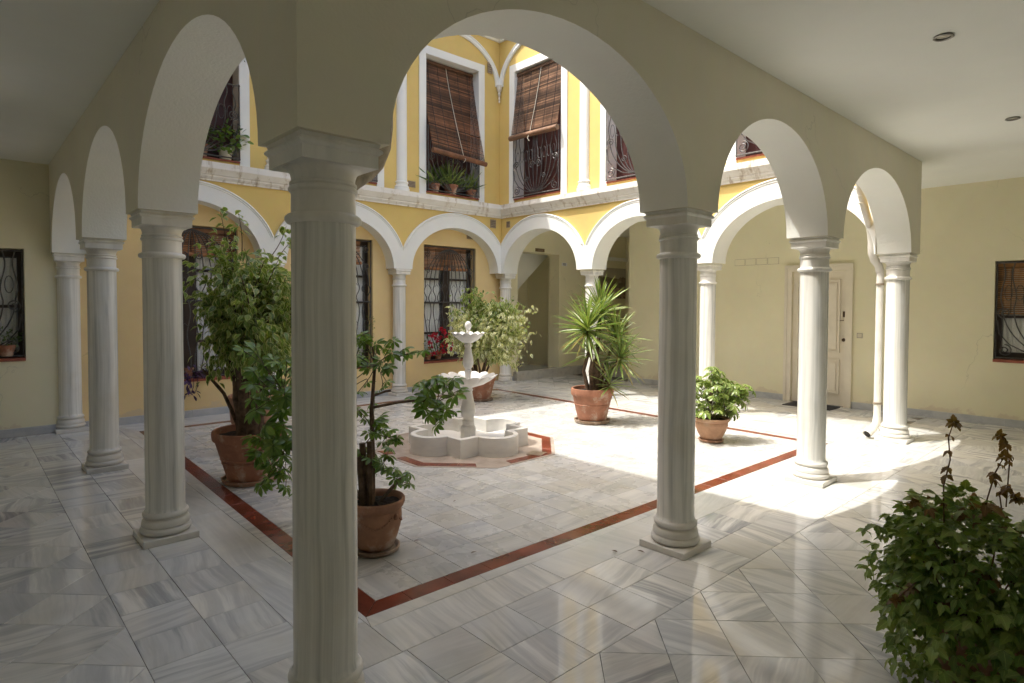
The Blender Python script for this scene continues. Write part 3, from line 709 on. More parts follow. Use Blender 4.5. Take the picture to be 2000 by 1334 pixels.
# ------------------------------------------------------------------ upper storey
upBL = [(.78, 2.005), (2.99, 4.215), (5.21, 6.43)]
upBR = [(.72, 1.94), (2.98, 4.207), (5.24, 6.47)]
fa = thing('upper_facade', (3.5, UY, 3.3), 'yellow upper facade with white window surrounds above the blind arcade', 'facade')
fb = thing('upper_facade', (UX, 3.5, 3.3), 'yellow upper facade partly in sun above the far arches', 'facade')
m = MB(); holed(m, XYZ, .15, UX+.3, 3.41, ROOF, [(a, b, 3.60, 6.06) for a, b in upBL], UY, UY+.3); weld(m.build('wall', M['yellow_up'], fa, world=True))
m = MB(); holed(m, YXZ, .15, UY-.002, 3.411, ROOF, [(a, b, 3.60, 6.06) for a, b in upBR], UX, UX+.3); weld(m.build('wall', M['yellow_up'], fb, world=True))
fc = thing('unseen_low_parapet', (3.5, 0, 3.4), 'made-up low yellow parapet above the near arcade, out of view, kept low to admit sky light', 'parapet')  # assumed single storey on this unseen side; low height lets more sky light in
MB().box(-.17, 7.27, -.17, .15, 3.412, 4.15).build('wall', M['yellow_up'], fc, world=True)
MB().box(-.17, 7.27, -.20, .18, 4.151, 4.20).build('coping', M['white'], fc, world=True)
fd = thing('upper_facade', (.1, 3.5, 3.3), 'yellow upper facade above the shaded arcade, out of view', 'facade')
m = MB(); holed(m, YXZ, .151, UY-.001, 3.413, ROOF, [(a, b, 3.60, 6.06) for a, b in upBR], .15, -.17); weld(m.build('wall', M['yellow_up'], fd, world=True))
for a, b in upBR: MB().box(-.05, -.02, a, b, 3.6, 6.06).build('shutter', M['shutter'], fd, world=True)

def upper_trim(root, mp, ops, v, dirv, pils, u0, u1):
    for a, b in ops:
        w = thing.__call__ if False else None
        f = MB()
        d = dirv*.02
        for (p, q, c, e) in ((a-.14, a, 3.535, 6.06), (b, b+.14, 3.535, 6.06), (a-.14, b+.14, 6.06, 6.20)):
            bx = MB().box(p, q, min(v, v+d), max(v, v+d), c, e); f.add([mp(*x) for x in bx.v], bx.f)
        win = f.build('window_surround', M['white'], root, world=True)
        k = MB()     # white reveals
        e = .0015; bk = v-dirv*.24
        for (p, q, c, g) in ((a, a+.006, 3.60, 6.06), (b-.006, b, 3.60, 6.06), (a+.006, b-.006, 6.054, 6.06)):
            bx = MB().box(p+e, q-e, min(v+d*.9, bk), max(v+d*.9, bk), c+e, g-e); k.add([mp(*x) for x in bx.v], bx.f)
        k.build('reveal', M['white'], win, loc=(0, 0, 0))
        sx = MB()
        nt = 6
        for t in range(nt):
            p = a+(b-a)*t/nt; bx = bevelbox(p+.002, p+(b-a)/nt-.002, min(v+dirv*.035, v-dirv*.2), max(v+dirv*.035, v-dirv*.2), 3.601, 3.622, .003)
            MBt = MB(); MBt.add([mp(*x) for x in bx.v], bx.f); MBt.build('sill_tile', M['redsill'], win, loc=(0, 0, 0))
        # shutters inside
        for p, q in ((a+.005, (a+b)/2-.003), ((a+b)/2+.003, b-.005)):
            vv = v-dirv*.245; bx = MB().box(p, q, min(vv, vv-dirv*.04), max(vv, vv-dirv*.04), 3.61, 6.05)
            for zz in ((3.72, 4.35), (4.45, 5.2), (5.3, 5.95)):
                pb = MB().box(p+.10, q-.10, min(vv, vv+dirv*.012), max(vv, vv+dirv*.012), *zz); bx.add(pb.v, pb.f)
            mm = MB(); mm.add([mp(*x) for x in bx.v], bx.f); mm.build('shutter', M['shutter'], win, loc=(0, 0, 0))
        bx = MB().box(a-.02, b+.02, min(v-dirv*.297, v-dirv*.5), max(v-dirv*.297, v-dirv*.5), 3.58, 6.08); mm = MB(); mm.add([mp(*x) for x in bx.v], bx.f); mm.build('painted_dark_fill', M['dark'], win, loc=(0, 0, 0))  # dark block closing the opening behind, painted as an unlit room
    for p in pils:
        r = .10; pm = MB(); pb = MB()
        def half(prof, mm):
            nn = 14; o = len(mm.v)
            for i in range(nn+1):
                t = math.pi*i/nn
                for rr, z in prof: mm.v.append(mp(p+rr*math.cos(t), v+dirv*rr*math.sin(t)*.8, z))
            kk = len(prof)
            for i in range(nn):
                for j in range(kk-1): mm.f.append((o+i*kk+j, o+(i+1)*kk+j, o+(i+1)*kk+j+1, o+i*kk+j+1))
        half([(r, 3.72), (r*.97, 5.72)], pm)
        po = pm.build('pilaster', M['white'], root, smooth=.6, world=True)
        half([(.145, 3.54), (.145, 3.60)]+[(a_, z_) for a_, z_ in torus(.135, 3.60, 3.645, 4)]+[(.11, 3.66), (.115, 3.68)]+torus(.125, 3.68, 3.72, 4), pb)
        pb.build('pilaster_base', M['white'], po, smooth=.6, loc=(0, 0, 0))
        pc = MB(); half(torus(.115, 5.72, 5.75, 4)+[(.10, 5.76), (.10, 5.80), (.15, 5.86), (.15, 5.90)], pc); pc.build('pilaster_capital', M['white'], po, smooth=.6, loc=(0, 0, 0))
    # ribs over the windows
    ends = [u0]+pils[::-1]+[u1] if pils[0] > pils[-1] else [u0]+pils+[u1]
    for a, b in zip(ends, ends[1:]):
        c = (a+b)/2; w = (b-a)/2; nn = 40; mm = MB(); prof = [(-.055, 0), (-.055, .03), (-.03, .045), (0, .035), (.03, .05), (.055, .03), (.055, 0)]
        o = 0; kk = len(prof)
        for i in range(nn+1):
            t = math.pi*(1-i/nn); x, z = c+(w-.03)*math.cos(t), 5.86+.80*math.sin(t)
            nx, nz = math.cos(t)/w, math.sin(t)/.80; l = math.hypot(nx, nz); nx /= l; nz /= l
            for s_, h_ in prof: mm.v.append(mp(x+nx*s_, v+dirv*h_, z+nz*s_))
        for i in range(nn):
            for j in range(kk-1): mm.f.append((i*kk+j, (i+1)*kk+j, (i+1)*kk+j+1, i*kk+j+1))
        mm.build('arch_rib', M['white'], root, smooth=.7, world=True)
upper_trim(fa, XYZ, upBL, UY, -1, [2.50, 4.71], .2, UX-.03)
upper_trim(fb, YXZ, upBR, UX, -1, [2.45, 4.70], .2, UY-.03)
pn = thing('corner_pendant', (UX-.045, UY-.045, 5.55), 'small turned stone pendant under the ribs in the facade corner', 'pendant')
MB().lathe([(.004, 0), (.016, .01), (.018, .03), (.010, .05), (.022, .07), (.012, .10), (.016, .14), (.03, .17), (.03, .19), (.02, .20), (.045, .24), (.055, .28), (.055, .30), (.06, .31), (.06, .34)], 14).build('pendant_drop', M['stone'], pn, smooth=.7)
# cornice pieces
CP = [(.0, 3.281), (.03, 3.281), (.03, 3.30), (.045, 3.315), (.06, 3.335), (.06, 3.355), (.075, 3.365), (.095, 3.40), (.12, 3.44), (.12, 3.475), (.105, 3.478), (.105, 3.53), (.0, 3.535)]
def cornice(root, mp, u0, u1, v, dirv, mitre0, mitre1, L=.66, back=.16, prof=CP, name='cornice_stone', mat=None, gap=.0012):
    n_ = max(1, round((u1-u0)/L))
    for i in range(n_):
        a, b = u0+(u1-u0)*i/n_+gap, u0+(u1-u0)*(i+1)/n_-gap; mm = MB(); kk = len(prof)+2
        pf = [(-back, prof[0][1])]+list(prof)+[(-back, prof[-1][1])]
        for e, (uu, mi) in enumerate(((a, mitre0 if i == 0 else 0), (b, mitre1 if i == n_-1 else 0))):
            for p, z in pf: mm.v.append(mp(uu+mi*max(p, -.0) if mi else uu, v+dirv*p, z))
        kk = len(pf)
        for j in range(kk): mm.f.append((j, (j+1) % kk, kk+(j+1) % kk, kk+j))
        mm.f.append(tuple(range(kk))[::-1]); mm.f.append(tuple(range(kk, 2*kk)))
        mm.build(name, mat or M['stone'], root, smooth=.4, world=True)
cornice(fa, XYZ, .15, XB, YA, -1, 1, -1, back=.08)
cornice(fb, YXZ, .15, YA, XB, -1, 1, -1, back=.015)
cornice(fc, XYZ, H, XB, H, 1, 1, -1, L=2.2, back=.02)
cornice(fd, YXZ, H, YA, H, 1, 1, -1, L=2.2, back=.02)
# ledge behind the cornice, eaves
EP = [(.0, 6.74), (.04, 6.74), (.05, 6.78), (.09, 6.80), (.12, 6.86), (.17, 6.88), (.20, 6.94), (.20, 6.99), (.0, 7.0)]
cornice(fa, XYZ, .15, UX, UY, -1, 1, -1, L=2.3, back=.05, prof=EP, name='eave_moulding', mat=M['white'])
cornice(fb, YXZ, .15, UY, UX, -1, 1, -1, L=2.3, back=.05, prof=EP, name='eave_moulding', mat=M['white'])
rf = thing('roof', (3.5, 3.5, 7.0), 'flat tiled roof with overhanging eaves round the open courtyard', 'roof')
EZ = 7.02
YR = 4.50+.25*EZ; XR = 3.56-.42*EZ  # eaves out of view, edges shaped to cast the wanted shadow lines
MB().prism([(-3, YR), (3.0, YR), (4.4, YR+.18), (5.3, YR+.32), (6.2, YR+.44), (12, YR+.44), (12, 9), (-3, 9)], EZ, EZ+.25).build('eave', M['redsill'], rf, world=True)
MB().box(-3, XR, -.2, YR-.001, EZ, EZ+.24).build('eave', M['redsill'], rf, world=True)
MB().box(UX-.22, 12, -.2, YR+.439, EZ, EZ+.23).build('eave', M['redsill'], rf, world=True)

# ------------------------------------------------------------------ windows of the ground floor
def window(root, mp, a, b, z0, z1, v, dirv, panes, curtain=True, zsplit=None):
    """wooden casement set .16 back in the opening; dirv points to the viewer side"""
    vv = v-dirv*.16; f = MB(); ft = .055
    def bxs(m, u0, u1, c, d, t0, t1):
        x0, x1 = vv-dirv*t0, vv-dirv*t1; bx = MB().box(u0, u1, min(x0, x1), max(x0, x1), c, d); m.add([mp(*p) for p in bx.v], bx.f)
    bxs(f, a, a+ft, z0, z1, 0, .06); bxs(f, b-ft, b, z0, z1, 0, .06); bxs(f, a+ft, b-ft, z0, z0+.09, 0, .06); bxs(f, a+ft, b-ft, z1-.09, z1, 0, .06)
    c = (a+b)/2; bxs(f, c-.085, c+.085, z0+.09, z1-.09, -.012, .05)
    w = f.build('window_frame', M['wood'], root, world=True)
    zs = [z0+.09]+zsplit+[z1-.09]
    for (p, q) in ((a+ft, c-.085), (c+.085, b-ft)):
        for i, (d, e) in enumerate(zip(zs, zs[1:])):
            g = MB(); bxs(g, p, q, d+.018, e-.018, .030, .036); g.build('pane', M['glass'], w, loc=(0, 0, 0))
            if i: g = MB(); bxs(g, p, q, d-.018, d+.018, .01, .05); g.build('glazing_bar', M['wood'], w, loc=(0, 0, 0))
        if curtain:
            g = MB(); nn = 46; o = 0
            for i in range(nn+1):
                u = p+(q-p)*i/nn; off = .075+.014*math.sin(i*1.25)+.006*math.sin(i*.6)
                for z in (z0+.05, z1-.1): g.v.append(mp(u, vv-dirv*off, z))
            for i in range(nn): g.f.append((2*i, 2*i+2, 2*i+3, 2*i+1))
            g.build('curtain', M['curtain'], w, smooth=3, loc=(0, 0, 0))
    g = MB(); bxs(g, a-.02, b+.02, z0-.02, z1+.02, .15, .45); g.build('painted_dark_fill', M['dark'], w, loc=(0, 0, 0))  # solid dark block painted as the unlit room; keeps sky light out
    g = MB(); bxs(g, a, b, z0-.035, z0+.001, -.175, .15); s_ = g.build('sill', M['redsill'], w, loc=(0, 0, 0))
for a, b in lowwin: window(yw, XYZ, a, b, .532, 2.678, YW, -1, 3, True, [1.05, 1.62, 2.06])
window(ew, XYZ, -1.618, -.427, .935, 2.233, YW+.02, -1, 2, True, [1.55])
window(dw, YXZ, -1.798, -.579, .882, 2.192, XW, -1, 2, True, [1.45])

# bamboo blinds
def blind(label, mp, a, b, ztop, zbot, vtop, vbot, mat, roll=.05, slat=.024, cord=True, sag=.03, tilt=0.0):
    t = thing('bamboo_blind', mp((a+b)/2, vtop, zbot), label, 'blind')
    nS = int((ztop-zbot)/slat); m = MB()
    dirv = 1 if vbot > vtop else -1
    def pos(k, e):
        z = ztop+(zbot+e*tilt-ztop)*k; v = vtop+(vbot-vtop)*(k**1.25); return v, z
    for i in range(nS):
        k = i/nS; j = random.uniform(-.002, .002)
        (v0, z0), (v1, z1) = pos(k, 0), pos(k, 1)
        h = slat*.36
        m.add([mp(a+j, v0-.003, z0-h), mp(b+j, v1-.003, z1-h), mp(b+j, v1+.004, z1), mp(a+j, v0+.004, z0), mp(a+j, v0-.003, z0+h), mp(b+j, v1-.003, z1+h)], [(0, 1, 2, 3), (3, 2, 5, 4), (4, 5, 1, 0)])
    tag(m.build('slats', mat, t, world=True, normals=False), kind='stuff')
    (v0, z0), (v1, z1) = pos(1, 0), pos(1, 1)
    MB().tube([mp(a-.015, v0-roll*.2, z0-roll*.6), mp((a+b)/2, (v0+v1)/2-roll*.2, (z0+z1)/2-roll*.6), mp(b+.015, v1-roll*.2, z1-roll*.6)], roll, 12).build('rolled_end', mat, t, smooth=.6, world=True)
    bx = MB().box(a, b, vtop-.02, vtop+.02, ztop, ztop+.05); mm = MB(); mm.add([mp(*p) for p in bx.v], bx.f); mm.build('head_rail', mat, t, world=True)
    for fr in (.12, .3, .5, .68, .88):
        pts = []
        for i in range(9): v, z = pos(i/8, fr); pts.append(mp(a+(b-a)*fr, v-.008, z))
        MB().tube(pts, .005, 4).build('string', M['wood'], t, world=True)
    if cord:
        pts = []
        for i in range(13):
            k = i/12; v, z = pos(k, .5); pts.append(mp(a+(b-a)*(.46+.10*k), v-.016 if vbot < vtop else v+.016, z))
        pts += [mp(a+(b-a)*.565, vbot-.07, zbot-.10), mp(a+(b-a)*.53, vbot-.06, zbot-.16)]
        MB().tube(pts, .006, 5).build('cord', M['cord'], t, smooth=.9, world=True)
    return t
blind('long brown bamboo blind hanging over balcony pots on the upper storey', XYZ, 5.22, 6.42, 5.98, 4.34, UY+.17, UY-.22, M['blind'], .045, tilt=-.07)
blind('greyish bamboo blind half in sun on the upper storey', YXZ, 5.25, 6.46, 5.98, 4.76, UX+.06, UX-.11, M['blind_grey'], .05, tilt=.03)
blind('rolled bamboo blind in the window behind the geraniums', XYZ, 5.29, 6.30, 2.62, 2.27, YW+.09, YW+.085, M['blind_straw'], .03, cord=False)
blind('rolled bamboo blind in the middle yellow-wall window', XYZ, 3.02, 4.03, 2.60, 2.30, YW+.09, YW+.085, M['blind_straw'], .03, cord=False)
blind('rolled bamboo blind in the window behind the big ficus', XYZ, .82, 2.0, 2.60, 2.30, YW+.09, YW+.085, M['blind_straw'], .03, cord=False)
blind('tan bamboo blind in the grilled window of the door wall', YXZ, -1.78, -.60, 2.12, 1.50, XW+.09, XW+.085, M['blind_tan'], .008, cord=False)

# wrought iron grilles -------------------------------------------------
def spiral(cx, cz, r, turns=1.6, a0=0, sgn=1, n=26):
    return [(cx+r*(1-.82*i/n)*math.cos(a0+sgn*2*math.pi*turns*i/n), cz+r*(1-.82*i/n)*math.sin(a0+sgn*2*math.pi*turns*i/n)) for i in range(n+1)]
def grille(label, mp, a, b, z0, z1, v, style, group=None):
    t = thing('iron_grille', mp((a+b)/2, v, z0), label, 'grille', group); c = (a+b)/2; w = (b-a)/2
    def bar(name, pts, r=.0082, n=5): return MB().tube([mp(u, v, z) for u, z in pts], r, n).build(name, M['iron'], t, smooth=.9, world=True)
    for uu in (a+.012, b-.012): bar('upright', [(uu, z0), (uu, z1)], .011, 4)
    bar('rail', [(a, z0+.02), (b, z0+.02)], .011, 4); bar('rail', [(a, z1-.02), (b, z1-.02)], .011, 4)
    if style == 'lower':
        zm = z0+.51*(z1-z0); bar('rail', [(a, zm), (b, zm)], .010, 4)
        bar('rail', [(a, z0+.10), (b, z0+.10)], .008, 4)
        nb = 12; zf = z1-.62
        for i in range(nb):
            x = c+(i-(nb-1)/2)*(2*w-.10)/(nb-1); dx = x-c
            drop = .30+.50*(abs(dx)/w)
            pts = []
            for k in range(11):
                q = k/10; pts.append((c+dx*math.sin(q*math.pi/2)**1.1, z1-.05-(.58+.12*abs(dx)/w)*(1-math.cos(q*math.pi/2))*1.02-.02*q))
            ze = pts[-1][1]
            for k in range(1, 13):
                q = k/12; z = ze+(zm-ze)*q; pts.append((x+.028*math.sin(q*math.pi*2)*(1 if i % 2 else -1), z))
            for k in range(1, 21):
                q = k/20; z = zm+(z0+.10-zm)*q; xx = c+dx*(1-.45*max(0, q-.45)**1.3*1.6)
                pts.append((xx+.028*math.sin(q*math.pi*3)*(1 if i % 2 else -1)*(1-q*.6), z))
            bar('bar', pts)
        for q in (.30, .72):
            for i in range(nb-1):
                x = c+(i-(nb-2)/2)*(2*w-.10)/(nb-1)
                if i % 2 == 0: bar('collar', [(x-.045, zm+.28), (x, zm+.33), (x+.045, zm+.28)], .005, 4) if q < .5 else bar('collar', [(x-.045, zm-.36), (x, zm-.31), (x+.045, zm-.36)], .005, 4)
        for s_ in (-1, 1):
            bar('scroll', spiral(c+s_*(w-.10), z1-.16, .065, 1.5, math.pi/2, s_)); bar('scroll', spiral(c+s_*(w-.09), z1-.45, .06, 1.5, -math.pi/2, -s_)); bar('scroll', spiral(c+s_*.10, z1-.42, .05, 1.4, math.pi/2, s_))
    else:
        nb = 10
        for i in range(nb):
            x = c+(i-(nb-1)/2)*(2*w-.16)/(nb-1); dx = x-c; pts = []
            for k in range(13):
                q = k/12; pts.append((c+dx*(.06+.94*math.sin(q*math.pi/2)**1.3), z0+.05+(.52+.10*abs(dx)/w)*(1-math.cos(q*math.pi/2))*1.02+.03*q))
            ze = pts[-1][1]; top = z1-.03
            for k in range(1, 11): q = k/10; pts.append((x+.022*math.sin(q*math.pi*2)*(1 if i % 2 else -1), ze+(top-ze)*q))
            bar('bar', pts)
        for i in range(nb-1):
            x = c+(i-(nb-2)/2)*(2*w-.16)/(nb-1)
            if i != (nb-2)//2: bar('loop', [(x+.04*math.cos(t_*math.pi/8), z1-.42+.10*math.sin(t_*math.pi/8)) for t_ in range(17)], .005, 4)
        for x in (-.06, -.02, .02, .06): bar('bar', [(c+x, z0+.62), (c+x, z1-.03)], .006, 4)
        for s_ in (-1, 1):
            bar('scroll', spiral(c+s_*.085, z0+.56, .075, 1.6, math.pi if s_ > 0 else 0, -s_)); bar('scroll', spiral(c+s_*(w-.11), z0+.12, .08, 1.7, math.pi/2, s_))
            bar('scroll', spiral(c+s_*(w-.10), z0+.62, .075, 1.7, -math.pi/2, s_)); bar('scroll', spiral(c+s_*.22, z0+.32, .055, 1.5, 0, -s_))
            bar('scroll', [(c+s_*.05, z0+.05), (c+s_*.25, z0+.09), (c+s_*(w-.16), z0+.20), (c+s_*(w-.05), z0+.34), (c+s_*(w-.03), z0+.52)])
    return t
grille('iron grille over the geranium window', XYZ, 5.275, 6.48, .535, 2.675, YW+.035, 'lower')
grille('iron grille over the middle window of the yellow wall', XYZ, 3.005, 4.215, .535, 2.675, YW+.035, 'lower')
grille('iron grille over the window behind the big ficus', XYZ, .805, 2.01, .535, 2.675, YW+.035, 'lower')
grille('iron grille over the window of the shaded gallery end wall', XYZ, -1.615, -.43, .938, 2.23, YW+.055, 'upper')
grille('iron grille over the window in the door wall', YXZ, -1.795, -.582, .885, 2.19, XW+.035, 'upper')
grille('iron balcony grille below the long brown blind', XYZ, 5.22, 6.42, 3.63, 4.80, UY-.055, 'upper')
grille('iron balcony grille below the greyish half-sunlit blind', YXZ, 5.25, 6.46, 3.63, 4.80, UX-.055, 'upper')
grille('iron balcony grille beside the slim pilaster on the sunny facade', YXZ, 2.99, 4.20, 3.63, 4.85, UX-.055, 'upper')
grille('iron balcony grille seen above the sunlit arcade arch', YXZ, .73, 1.93, 3.63, 4.80, UX-.055, 'upper')
grille('iron balcony grille with round-leaved plant behind it', XYZ, .79, 2.0, 3.63, 4.70, UY-.055, 'upper')
grille('iron balcony grille just visible past the corner capital', XYZ, 3.0, 4.21, 3.63, 4.70, UY-.055, 'upper')

# ------------------------------------------------------------------ the panelled door
dt = thing('panelled_door', (XW, 1.66, 0), 'cream panelled front door with bronze knobs in a moulded frame', 'door')
def dbox(m, x0, x1, y0, y1, z0, z1): return m.box(XW+x0, XW+x1, y0, y1, z0, z1)
fr = MB()
dbox(fr, -.035, .05, 2.076, 2.176, 0, 2.146); dbox(fr, -.035, .05, 1.160, 1.254, 0, 2.146); dbox(fr, -.035, .05, 1.160, 2.176, 2.148, 2.235)
dbox(fr, -.050, -.036, 2.146, 2.190, 0, 2.205); dbox(fr, -.050, -.036, 1.146, 1.190, 0, 2.205); dbox(fr, -.050, -.036, 1.146, 2.190, 2.206, 2.250)
fr.build('door_frame', M['doorpaint'], dt, world=True)
leaf = MB(); dbox(leaf, .02, .06, 1.257, 2.073, .006, 2.143); lf = leaf.build('door_leaf', M['doorpaint'], dt, world=True)
for (y0, y1) in ((1.335, 1.625), (1.705, 1.995)):
    for z0, z1 in ((.20, .74), (.85, 2.0)):
        m = MB()
        for (p, q, c, d) in ((y0, y1, z0, z0+.022), (y0, y1, z1-.022, z1), (y0, y0+.022, z0+.022, z1-.022), (y1-.022, y1, z0+.022, z1-.022)): dbox(m, -.022, .021, p, q, c, d)
        pn_ = m.build('panel_moulding', M['doorpaint'], lf, loc=(0, 0, 0))
        m = MB(); dbox(m, .004, .021, y0+.055, y1-.055, z0+.055, z1-.055); m.build('raised_panel', M['doorpaint'], lf, loc=(0, 0, 0))
MB().lathe([(.006, 0), (.028, .004), (.030, .015), (.014, .02), (.014, .035), (.026, .045), (.026, .06), (.015, .068), (.001, .07)], 16).build('door_knob', M['brass'], dt).matrix_local = Matrix.Translation((.02, -.391+0.0, 1.055)) @ Matrix.Rotation(-math.pi/2, 4, 'Y')
bevelbox(-.028, .028, -.045, .045, 0, .02, .012).build('escutcheon', M['brass'], dt).matrix_local = Matrix.Translation((.02, -.385, 1.455)) @ Matrix.Rotation(-math.pi/2, 4, 'Y') @ Matrix.Rotation(math.pi/2, 4, 'Z')
MB().tube([(0, 0, 0), (-.03, 0, 0), (-.034, .04, -.003), (-.034, .075, .004)], .006, 6).build('latch_handle', M['brass'], dt, loc=(.02, -.37, 1.36))
dm = thing('door_mat', (8.9, 1.64, 0), 'dark rubber doormat in front of the cream panelled door', 'mat')
bevelbox(-.21, .21, -.36, .36, .001, .012, .004).build('mat_sheet', M['mat'], dm)
sw_ = thing('light_switch', (XW, 1.048, 1.132), 'square cream light switch on the wall beside the panelled door', 'switch')
MB().box(-.010, -.001, -.045, .045, -.042, .042).build('plate', M['plastic'], sw_); MB().box(-.014, -.011, -.032, .032, -.030, .030).build('rocker', M['plastic'], sw_); MB().box(-.0108, -.0102, -.036, .036, -.034, .034).build('gap_line', M['dark'], sw_)
for k in range(4):
    y0 = 3.10-.198*k
    b_ = MB().box(-.006, -.001, -.090, .090, -.052, .052).build('wall_plate', M['cream'], None, loc=(XW, y0-.10, 2.345))
    MB().box(-.003, -.0008, -.094, .094, -.056, .056).build('plate_outline', M['metal'], b_)  # metal-toned border that shows as an outline round the plate
    tag(b_, ['first', 'second', 'third', 'fourth'][k]+' blank plate from the slim column, in the row high on the wall', 'plate', 'blank plates in a row')
# signs and vents
sg = thing('door_sign', (8.27, YW+.009, 2.76), 'small brown sign above the stair doorway', 'sign')
MB().box(-.135, .135, -.012, 0, -.035, .035).build('board', M['sign_b'], sg)
for k, x in enumerate((-.07, -.03, .01, .05)): MB().box(x, x+.022, -.0135, -.0125, -.015, .015).build('letter_mark', M['metal'], sg)
s2 = thing('notice_sign', (9.05, YW+.009, 2.49), 'small white notice with two dark lines beside the stair doorway', 'sign')
MB().box(-.085, .085, -.008, 0, -.035, .035).build('board', M['sign_w'], s2); MB().box(-.055, .045, -.0095, -.0085, .006, .020).build('print_line', M['sign_k'], s2); MB().box(-.05, .045, -.0095, -.0085, -.020, -.007).build('print_line', M['sign_k'], s2)
def plate(label, x, y, z, w, h, ax):
    t = thing('vent_plate', (x, y, z), label, 'vent')
    b_ = MB().box(-w/2, w/2, -.012, -.001, -h/2, h/2) if ax == 'x' else MB().box(-.012, -.001, -w/2, w/2, -h/2, h/2); b_.build('plate', M['metal'], t)
    for k in range(4):
        z_ = -h/2+h*(k+.7)/4.8
        (MB().box(-w*.38, w*.38, -.015, -.0125, z_, z_+.006) if ax == 'x' else MB().box(-.015, -.0125, -w*.38, w*.38, z_, z_+.006)).build('louvre', M['wood'], t)
plate('square metal vent plate by the foot of the upper pilaster', 4.915, UY, 3.70, .15, .11, 'x')
plate('square metal vent plate above the geranium window', 6.33, YW, 2.92, .14, .13, 'x')
plate('brown junction box under the cornice in the courtyard corner', 6.72, YA-.01, 3.16, .14, .16, 'x')
plate('small brown junction box under the cornice on the sunny arcade side', XB, 6.62, 3.15, .10, .12, 'y')
plate('brown junction box beside the upper ribs near the corner pendant', 6.70, UY-.02, 6.18, .12, .20, 'x')

# downlights
for lab, x, y in (('recessed ceiling spotlight nearer the viewer, above the trailing leafy plant', 3.508, -1.19), ('recessed ceiling spotlight farther along the gallery towards the door wall', 5.924, -1.188)):
    t = thing('ceiling_spotlight', (x, y, ZC), lab, 'spotlight', 'recessed ceiling spotlights')
    MB().lathe([(.052, -.001), (.056, -.010), (.048, -.014), (.040, -.010), (.038, -.002)], 24, cap=False).build('ring', M['lamp'], t, smooth=.8)
    MB().lathe([(.0, -.004), (.020, -.0045), (.037, -.002)], 20, cap=False).build('lens', M['whitepot'], t, smooth=.8)
# downpipes
dp = thing('downpipe', (7.13, .2, 0), 'pale painted rain downpipe running down beside the sunlit end column', 'pipe')
MB().tube([(6.55, .27, 3.18), (6.60, .27, 3.06), (6.66, .27, 2.93), (6.73, .265, 2.81), (6.81, .26, 2.70), (6.89, .257, 2.61), (6.95, .255, 2.53), (6.99, .252, 2.44), (7.01, .25, 2.36), (7.02, .25, 2.28)], .042, 12).build('upper_run', M['pipe'], dp, smooth=.8, world=True)
MB().tube([(7.02, .25, 2.30), (7.03, .248, 2.22), (7.07, .235, 2.14), (7.12, .205, 2.08), (7.135, .19, 2.0)], .046, 10).build('elbow', M['pipe'], dp, smooth=.8, world=True)
MB().tube([(7.135, .188, 2.01), (7.13, .188, .25)], .040, 10).build('pipe_run', M['pipe'], dp, smooth=.8, world=True)
MB().tube([(7.13, .188, .26), (7.12, .195, .17), (7.06, .22, .10), (6.98, .25, .055)], [.043, .045, .045, .048], 10, cap=False).build('outlet', M['pipe'], dp, smooth=.8, world=True)
MB().tube([(6.985, .248, .058), (6.99, .246, .06)], .040, 10).build('outlet_mouth', M['dark'], dp, world=True)
for z in (.42, 1.85): MB().tube([(7.13, .188, z-.012), (7.13, .188, z+.012)], .047, 10).build('bracket', M['metal'], dp, smooth=.5, world=True)
for k in range(5): MB().tube([(6.585+.035*k, .27, 3.10-.075*k), (6.592+.035*k, .27, 3.085-.075*k)], .046, 10).build('rib', M['pipe'], dp, smooth=.5, world=True)
d2 = thing('downpipe', (.3, .24, 2), 'stained old rain pipe bending behind the corner capital', 'pipe')
MB().tube([(.385, .26, 3.26), (.385, .26, 2.50), (.383, .258, 2.40), (.37, .255, 2.31), (.34, .25, 2.245), (.29, .24, 2.195), (.23, .225, 2.155), (.17, .20, 2.11), (.12, .175, 2.03), (.10, .16, 1.9)], .068, 18).build('elbow', M['oldpipe'], d2, smooth=.8, world=True)
MB().tube([(.10, .16, 1.93), (.10, .16, .2)], .032, 10).build('pipe_run', M['oldpipe'], d2, smooth=.8, world=True)
MB().tube([(.30, .20, 2.19), (.30, .16, 2.185)], .010, 8).build('bolt', M['iron'], d2, world=True)

# ------------------------------------------------------------------ fountain
su = thing('fountain_surround', (FC[0], FC[1], 0), 'octagonal worn cement patch with broken red tile edging round the fountain', 'surround')
MB().prism([(x-FC[0], y-FC[1]) for x, y in octo(1.06)], -.02, .0035).build('cement_bed', M['cement'], su)
oi_, oo_ = octo(.905), octo(1.02)
for i in range(8):
    if i in (2,): continue
    p, q, P, Qq = oi_[i], oi_[(i+1) % 8], oo_[i], oo_[(i+1) % 8]
    nseg = 4
    for k in range(nseg):
        if (i, k) in ((0, 3), (1, 0), (1, 1), (1, 3), (3, 1), (4, 3), (5, 0)): continue
        l = lambda A, B, t: (A[0]+(B[0]-A[0])*t, A[1]+(B[1]-A[1])*t)
        poly = [l(p, q, k/nseg), l(p, q, (k+1)/nseg), l(P, Qq, (k+1)/nseg), l(P, Qq, k/nseg)]
        mm, uv = tile_mb([poly], gap=.002, z=.0075); mm.build('red_tile', M['redtile'], su, world=True, uvs=uv, normals=False)
gr = thing('drain_grate', (3.50, 2.36, .004), 'small perforated metal drain grate at the edge of the fountain surround', 'grate')
gm = MB()
for i in range(7): gm.box(-.085+.0245*i, -.085+.0245*i+.013, -.085, .085, .001, .008)
for i in range(7): gm.box(-.085, .085, -.085+.0245*i, -.085+.0245*i+.013, .0005, .0075)
gm.build('grid', M['metal'], gr).rotation_euler = (0, 0, .35)

